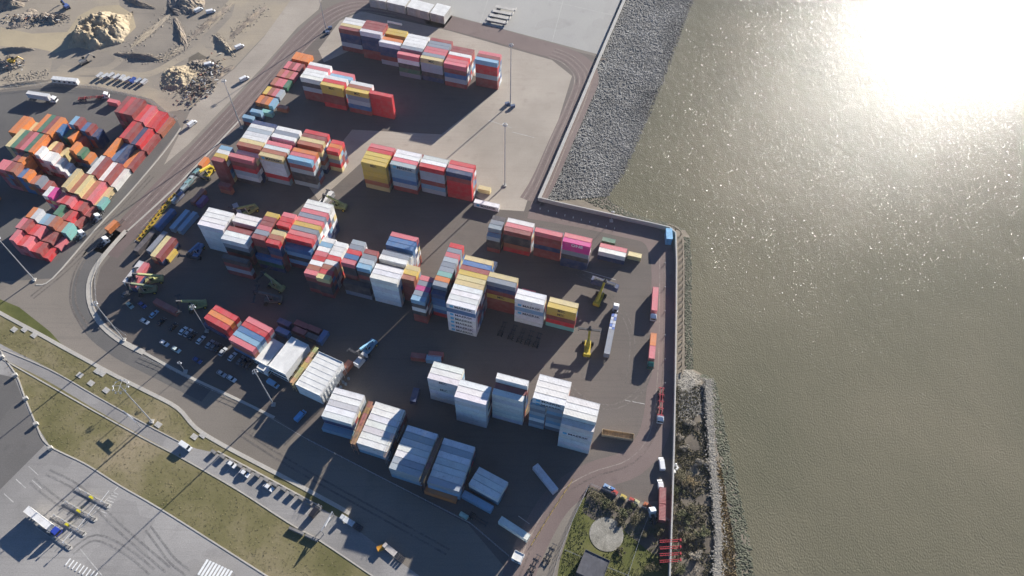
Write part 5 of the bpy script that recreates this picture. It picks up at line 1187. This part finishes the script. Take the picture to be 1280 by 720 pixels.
# heaps -------------------------------------------------------------
SANDM = ground_mat('heap_sand', [(0.30, 0.24, 0.155), (0.36, 0.29, 0.19), (0.42, 0.35, 0.24)], 0.1, (0.24, 0.19, 0.13), 0.95)
RUBM = ground_mat('heap_rubble', [(0.16, 0.14, 0.12), (0.24, 0.20, 0.16), (0.36, 0.29, 0.20)], 0.15, (0.08, 0.07, 0.06), 0.95)
def heap(px, rx, ry, h, label, m, rz=0.0, rough=0.3, seed=1, name='sand_heap', n=56, plateau=0.0):
    c = at(*px); vs, fs = [], []
    for j in range(n + 1):
        for i in range(n + 1):
            x, y = (i / n * 2 - 1), (j / n * 2 - 1); r = math.hypot(x, y)
            ang = mnoise.noise(Vector((x * 1.4 + seed, y * 1.4, seed))) * 0.35
            f = max(0.0, 1.0 - (r * (1 + ang))); f = min(f * (1.6 if plateau else 1.15), 1.0 - plateau * 0.3) if plateau else f
            w = mnoise.fractal(Vector((x * 4 + seed, y * 4, seed * 3)), 0.8, 2.2, 5)
            z = h * f + (h * rough * w * (0.25 + f) if f > 0 else -0.2)
            X, Y = x * rx * 1.25, y * ry * 1.25
            vs.append((c.x + X * math.cos(rz) - Y * math.sin(rz), c.y + X * math.sin(rz) + Y * math.cos(rz), max(z, -0.15)))
    for j in range(n):
        for i in range(n): fs.append((j * (n + 1) + i, j * (n + 1) + i + 1, (j + 1) * (n + 1) + i + 1, (j + 1) * (n + 1) + i))
    me = bpy.data.meshes.new(name); me.from_pydata([(v[0] - c.x, v[1] - c.y, v[2]) for v in vs], [], fs); me.materials.append(m); me.update()
    return tag(link(name, me, None, c), label, 'heap')
heap((127, 38), 14, 14, 7, 'large craggy heap of pale sand on the sandy site', SANDM, 0.3, 0.42, 2, plateau=1)
heap((226, 96), 9, 9, 3.5, 'tan heap of spoil beside the rubble pit', SANDM, 0.6, 0.3, 4, 'spoil_heap')
heap((248, 84), 7, 6, 2.0, 'dark heap of scrap and rubble at the road side', RUBM, 0.5, 0.6, 5, 'rubble_heap')
heap((258, 102), 14, 3.5, 1.6, 'long ridge of mixed rubble along the road verge', RUBM, 0.9, 0.6, 6, 'rubble_heap')
for k, (p, q, h) in enumerate((((150, 68), (203, 75), 2.5), ((166, 58), (214, 17), 1.6), ((220, 26), (232, 57), 2.2), ((203, 75), (232, 57), 1.5), ((241, 46), (285, 8), 2.0), ((270, 45), (290, 68), 2.4), ((290, 45), (330, 10), 2.0), ((0, 62), (42, 62), 2.5), ((155, -2), (190, 10), 2.2), ((0, 108), (60, 100), 1.0))):
    c, rz, L = mid(p, q); 
    o = heap(((p[0] + q[0]) / 2, (p[1] + q[1]) / 2), L / 2, 1.7, h * 0.75, 'low earth bank with a shaded side on the sandy site, %s of the banks' % ORD[k], G_SAND if k % 2 else RUBM, rz, 0.4, 10 + k, 'earth_bank', 40); o['group'] = 'earth banks'
for k, (x, y, s, hh) in enumerate(((14, 4, 14, 7), (55, 22, 7, 4), (66, 24, 7, 4), (77, 22, 6, 4), (30, 24, 13, 3), (232, 2, 20, 6), (10, 82, 9, 3.5))):
    o = heap((x, y), s * 0.6, s * 0.4, hh * 0.7, 'grey heap of crushed aggregate on the sandy site, %s of the set' % ORD[k], RUBM, 0.4 + k, 0.35, 30 + k, 'aggregate_heap', 36); o['group'] = 'aggregate heaps'
SCR = [(0.22, 0.11, 0.08), (0.38, 0.37, 0.34), (0.10, 0.10, 0.12), (0.26, 0.21, 0.14), (0.05, 0.05, 0.05), (0.18, 0.15, 0.12)]
mbs = MB(); 
scr_m = [mat('scrap%d' % i, c, 0.7, 0.3) for i, c in enumerate(SCR)]
for k in range(520):
    if k < 340: x, y = rnd.gauss(255, 12), 0; y = 118 - (x - 235) * 0.75 + rnd.gauss(0, 9)
    elif k < 430: x, y = rnd.gauss(12, 9), rnd.gauss(80, 4)
    else: x, y = rnd.gauss(35, 25), rnd.gauss(24, 3)
    c = at(x, y); z = rnd.uniform(0.2, 1.6); mbs.box((c.x, c.y, z), (rnd.uniform(0.4, 2.2), rnd.uniform(0.2, 0.7), rnd.uniform(0.15, 0.5)), rnd.uniform(0, PI), rnd.randrange(6), ry=rnd.uniform(-0.5, 0.5))
o = mbs.build('scrap_pieces', scr_m); o['kind'] = 'stuff'; tag(o, 'scattered scrap and broken timber around the site heaps', 'scrap')
# an excavator on the sandy site
def excavator(px, rz, label, col=(0.6, 0.38, 0.04)):
    r = empty('excavator', at(*px), rz); tag(r, label, 'excavator', 'site excavators')
    for s in (-1, 1): MB().box((0, s * 1.1, 0.5), (4.2, 0.6, 0.9), top=(0.85, 1)).build('track', RUBBER, r)
    bev(MB().box((-0.5, 0, 1.7), (3.4, 2.6, 1.3)), 'body', STEELP, r, col, 0.1); MB().box((0.7, 0.8, 2.6), (1.4, 1.0, 1.5), top=(0.85, 0.9)).build('cab', GLASS, r)
    MB().box((2.7, -0.2, 3.1), (3.6, 0.5, 0.6), ry=-0.55).build('boom', STEELP, r, color=col); MB().box((5.0, -0.2, 3.0), (3.0, 0.4, 0.45), ry=0.9).build('arm', STEELP, r, color=col); MB().box((5.9, -0.2, 1.3), (1.0, 1.2, 0.9), top=(0.6, 1)).build('bucket', DARK, r)
excavator((106, 79), 0.8, 'pale excavator on the bare circle of the sandy site', (0.45, 0.42, 0.36)); excavator((17, 79), 0.2, 'orange excavator among the heaps at the site edge'); excavator((84, 10), 2.4, 'blue excavator beside the aggregate heaps', (0.1, 0.16, 0.4))
# ------------------------------------------------------------------ shrubs on the bank
LEAFS = [mat('leaf_olive', (0.075, 0.066, 0.028), 0.8, 0.5, 0.8, col2=(0.155, 0.13, 0.065)), mat('leaf_pale', (0.22, 0.19, 0.14), 0.8, 0.4, 0.8, col2=(0.34, 0.30, 0.235)), mat('leaf_green', (0.05, 0.058, 0.018), 0.8, 0.5, 0.8, col2=(0.115, 0.115, 0.042)), mat('leaf_rust', (0.15, 0.095, 0.045), 0.8, 0.4, 0.3, col2=(0.25, 0.20, 0.09))]
BARK = mat('bark', (0.10, 0.08, 0.06), 0.9, 0.3)
def foliage_mesh(r, h, n, size, m):
    vs, fs = [], []
    cl = [(Vector((rnd.gauss(0, r * 0.45), rnd.gauss(0, r * 0.45), h * rnd.uniform(0.3, 0.9))), rnd.uniform(0.25, 0.5) * r) for _ in range(max(5, n // 60))]
    for k in range(n):
        c, cr = rnd.choice(cl); d = Vector((rnd.gauss(0, 1), rnd.gauss(0, 1), rnd.gauss(0, 0.8))).normalized() * cr * rnd.random() ** 0.4; p = c + d
        if p.z < 0.1: p.z = rnd.uniform(0.1, 0.4)
        a = Vector((rnd.uniform(-1, 1), rnd.uniform(-1, 1), rnd.uniform(-0.7, 0.7))).normalized() * size * rnd.uniform(0.5, 1.3); b = a.cross(Vector((rnd.uniform(-1, 1), rnd.uniform(-1, 1), 1))).normalized() * size * rnd.uniform(0.3, 0.6)
        o = len(vs); vs += [p - a, p + b, p + a, p - b]; fs.append((o, o + 1, o + 2, o + 3))
    me = bpy.data.meshes.new('foliage'); me.from_pydata([tuple(v) for v in vs], [], fs); me.materials.append(m); me.update(); return me
def shrub(c, r, h, mi, label, n=700):
    root = tag(empty('shrub', c, rnd.uniform(0, PI)), label, 'shrub', 'shrubs on the river bank and garden')
    link('foliage', foliage_mesh(r, h, n, 0.24, LEAFS[mi]), root)
    mb = MB()
    for k in range(6):
        a = rnd.uniform(0, 2 * PI); mb.tube((0, 0, -0.2), (r * 0.5 * math.cos(a), r * 0.5 * math.sin(a), h * 0.7), 0.07, 0.02, 5)
    mb.build('stem', BARK, root)
word = ['olive brown', 'pale grey leafless', 'green', 'rust coloured']
def on_bank(px, py):
    best = None
    for z in (-0.3, -0.8, -1.3, -2): 
        p = at(px, py, z); best = p
        if z > -1: break
    p = at(px, py, -0.8); p.z = -0.8; return p
for k, (x, y, r, mi, ds) in enumerate(((860, 530, 2.4, 1, 'at the foot of the rubble'), (849, 547, 1.8, 1, 'close to the flood wall'), (855, 562, 2.0, 1, 'in the middle of the scrub'), (876, 578, 2.6, 1, 'against the sea wall'), (852, 596, 4.2, 0, 'by the white rubbish heap'), (862, 606, 3.6, 3, 'behind the white vans'), (846, 615, 2.8, 2, 'beside the second white van'), (866, 640, 3.4, 0, 'opposite the garden fence'), (854, 648, 3.2, 2, 'beside the maroon trailer'), (878, 668, 3.2, 2, 'below the sea wall bend'), (862, 676, 2.8, 0, 'next to the red girders'), (870, 700, 3.4, 1, 'past the red girders'), (852, 712, 3.0, 2, 'under the last girder'))):
    shrub(on_bank(x, y), r * 0.85, r * 0.75, mi, '%s shrub on the river bank %s' % (word[mi], ds))
for k, (x, y, r, mi) in enumerate(((745, 622, 2.2, 0), (756, 630, 2.6, 2), (768, 634, 2.0, 0), (782, 640, 2.4, 2), (795, 650, 2.6, 0), (776, 652, 1.8, 0), (808, 668, 2.0, 0), (822, 665, 2.0, 0), (815, 708, 2.2, 0), (776, 690, 1.3, 0))):
    c = at(x, y); shrub(c, r, r * 0.8, mi, '%s shrub in the fenced garden, %s of the overgrown patch' % (word[mi], ORD[k] if k < 12 else ['thirteenth', 'fourteenth'][k - 12]))
# low ground cover: tufts over bank and verge, nobody could count them
def tufts(name, pts, m, label, size=0.35):
    vs, fs = [], []
    for p in pts:
        for j in range(3):
            a = rnd.uniform(0, 2 * PI); d = Vector((math.cos(a), math.sin(a), 0)) * size * rnd.uniform(0.5, 1.2); o = len(vs); n_ = Vector((-d.y, d.x, 0)) * 0.5
            vs += [p - n_, p + n_, p + n_ * 0.4 + d + Vector((0, 0, size * rnd.uniform(0.4, 1.0))), p - n_ * 0.4 + d * 0.7 + Vector((0, 0, size * rnd.uniform(0.4, 1.0)))]; fs.append((o, o + 1, o + 2, o + 3))
    me = bpy.data.meshes.new(name); me.from_pydata([tuple(v) for v in vs], [], fs); me.materials.append(m); me.update(); o = link(name, me); o['kind'] = 'stuff'; return tag(o, label, 'ground cover')
P = []
for k in range(4200):
    p = bank_pt(rnd.uniform(0.06, 1), rnd.uniform(0.02, 0.62))
    if mnoise.noise(Vector((p.x * 0.12, p.y * 0.12, 7))) > -0.25: P.append(p)
tufts('bank_scrub', P, LEAFS[0], 'low brown scrub covering the river bank', 0.5)
tufts('bank_grass', [bank_pt(rnd.uniform(0.45, 1), rnd.uniform(0.62, 0.80)) for k in range(1600)], LEAFS[3], 'rusty grass between the sea wall and the shore stones', 0.5)
def in_poly(p, poly):
    c = False; j = len(poly) - 1
    for i in range(len(poly)):
        if (poly[i].y > p.y) != (poly[j].y > p.y) and p.x < (poly[j].x - poly[i].x) * (p.y - poly[i].y) / (poly[j].y - poly[i].y) + poly[i].x: c = not c
        j = i
    return c
gp = [at(x, y) for x, y in ((737, 607), (800, 634), (836, 652), (834, 740), (692, 740), (716, 650))]
P = []
pc = at(758, 668)
while len(P) < 1800:
    p = Vector((rnd.uniform(gp[4].x, gp[2].x + 2), rnd.uniform(gp[3].y, gp[0].y), 0.02))
    if in_poly(p, gp) and (p - pc).length > 6.4 and mnoise.noise(Vector((p.x * 0.15, p.y * 0.15, 2))) > -0.2: P.append(p)
tufts('garden_grass', P, mat('lawn', (0.075, 0.085, 0.022), 0.9, 0.4, 0.3, col2=(0.16, 0.155, 0.06)), 'rough green grass tufts of the fenced garden', 0.3)
vg = [at(x, y) for x, y in ((0, 395), (86, 442), (185, 494), (222, 514), (245, 540), (280, 562), (268, 563), (226, 552), (150, 511), (60, 461), (0, 430))]
vg2 = [at(x, y) for x, y in ((0, 450), (60, 484), (180, 551), (298, 616), (400, 680), (450, 722), (340, 722), (207, 638), (107, 578), (60, 553), (46, 528), (30, 494))]
P = []
for poly, n_ in ((vg, 900), (vg2, 1500)):
    x0, x1 = min(q.x for q in poly), max(q.x for q in poly); y0, y1 = min(q.y for q in poly), max(q.y for q in poly); k = 0
    while k < n_:
        p = Vector((rnd.uniform(x0, x1), rnd.uniform(y0, y1), 0.01))
        if in_poly(p, poly): P.append(p); k += 1
tufts('verge_grass', P, mat('straw', (0.16, 0.14, 0.06), 0.9, 0.4, 0.3, col2=(0.29, 0.235, 0.14)), 'dry grass tufts over the verge beside the road', 0.22)
# white rubbish by the wall and pipes on the garden fence
for k, (x, y) in enumerate(((843, 582), (846, 586), (843, 590))):
    p = at(x, y, -0.4); o = MB().box((0, 0, 0.4), (1.8, 1.1, 0.8), top=(0.7, 0.6)).box((0.5, 0.4, 0.9), (0.9, 0.6, 0.4), top=(0.6, 0.6)).build('rubbish_bag', WHITEP, None, p, k * 0.9); tag(o, 'white rubbish bag dumped on the bank behind the flood wall', 'rubbish bag', 'rubbish bags on the bank')
for k, (x, y, c_) in enumerate(((758, 609, (0.3, 0.45, 0.65)), (761, 611, (0.6, 0.64, 0.66)), (764, 612, (0.15, 0.3, 0.6)), (768, 616, (0.5, 0.06, 0.05)), (779, 622, (0.6, 0.45, 0.1)), (790, 626, (0.5, 0.07, 0.05)), (795, 628, (0.6, 0.55, 0.3)), (808, 632, (0.5, 0.15, 0.06)), (812, 635, (0.55, 0.1, 0.05)))):
    o = MB().box((0, 0, 0.5), (1.5, 2.4, 1.0), top=(0.95, 0.95)).box((0.2, 0, 1.15), (0.9, 1.2, 0.3)).build('plant_crate', STEELP, None, at(x, y), math.radians(60), c_); tag(o, 'small coloured plant crate lined up along the garden fence', 'crate', 'crates along the garden fence')
# bollards along the river lane
for k in range(16):
    t = k / 15; p = at(675 + (830 - 675) * t, 262 + (303 - 262) * t) if k < 10 else at(831, 330 + (k - 10) * 30)
    o = MB().tube((0, 0, 0), (0, 0, 1.0), 0.16, 0.16, 8).tube((0, 0, 1.0), (0, 0, 1.08), 0.2, 0.16, 8).build('bollard', GALV, None, p); tag(o, 'short steel bollard along the lane under the flood wall', 'bollard', 'bollards under the flood wall')
# gate clutter at the yard exit
roof_box('gate_cabin', [(638, 697), (650, 703), (657, 694), (645, 688)], 2.8, 'white gate cabin at the yard exit', seams=1, cat='cabin', win=1)
for (x, y), a_, nm in (((668, 706), 62, 'dark spare chassis beside the exit lane, nearer the gate cabin'), ((688, 692), 62, 'dark spare chassis beside the exit lane, nearer the garden fence'), ((598, 650), -30, 'dark spare chassis behind the slanting pair of containers')):
    r = empty('spare_chassis', at(x, y), math.radians(a_)); tag(r, nm, 'chassis', 'spare chassis')
    for s in (-1, 1): MB().box((0, s * 0.5, 0.6), (7.5, 0.16, 0.3)).build('beam', DARK, r)
    for x2 in (-3.4, -1, 1, 3.4): MB().box((x2, 0, 0.6), (0.2, 2.2, 0.2)).build('cross_member', DARK, r)
    wheels(r, W_TRUCK, RIMT, (-2.2, -3.3), 0.95, 0.5)
r = empty('water_tank', at(580, 646), math.radians(-30)); tag(r, 'pale green water tank by the road fence below slanting pair', 'tank')
MB().tube((-1.6, 0, 1.3), (1.6, 0, 1.3), 0.9, 0.9, 14).build('vessel', STEELP, r, color=(0.30, 0.48, 0.42))
for s in (-1, 1): MB().box((s * 1.0, 0, 0.3), (0.3, 1.5, 0.6)).build('cradle', DARK, r)
c, rz, L = mid((252, 708), (286, 724), 3.0); c.z = 0
r = empty('slatted_canopy', c, rz); tag(r, 'white slatted canopy on the apron edge', 'canopy')
for k in range(9): MB().box((-L / 2 + L * (k + 0.5) / 9, 0, 3.0), (L / 9 * 0.6, 5.5, 0.12)).build('slat', WHITEP, r)
for s in (-1, 1): MB().box((0, s * 2.5, 2.85), (L, 0.15, 0.15)).build('beam', GALV, r)
for sx in (-1, 1):
    for s in (-1, 1): MB().box((sx * (L / 2 - 0.2), s * 2.5, 1.38), (0.14, 0.14, 2.76)).build('post', GALV, r)
# ------------------------------------------------------------------ the light river haze
hz = bpy.data.materials.new('haze'); hz.use_nodes = True; hn, hl = hz.node_tree.nodes, hz.node_tree.links; hn.remove(hn['Principled BSDF'])
pv = hn.new('ShaderNodeVolumePrincipled'); pv.inputs['Color'].default_value = (0.93, 0.95, 1.0, 1); pv.inputs['Density'].default_value = 0.00005; pv.inputs['Anisotropy'].default_value = 0.45
hl.new(pv.outputs['Volume'], hn['Material Output'].inputs['Volume'])
o = MB().box((600, 1000, 140), (4700, 3200, 296)).build('haze', hz); o['kind'] = 'stuff'
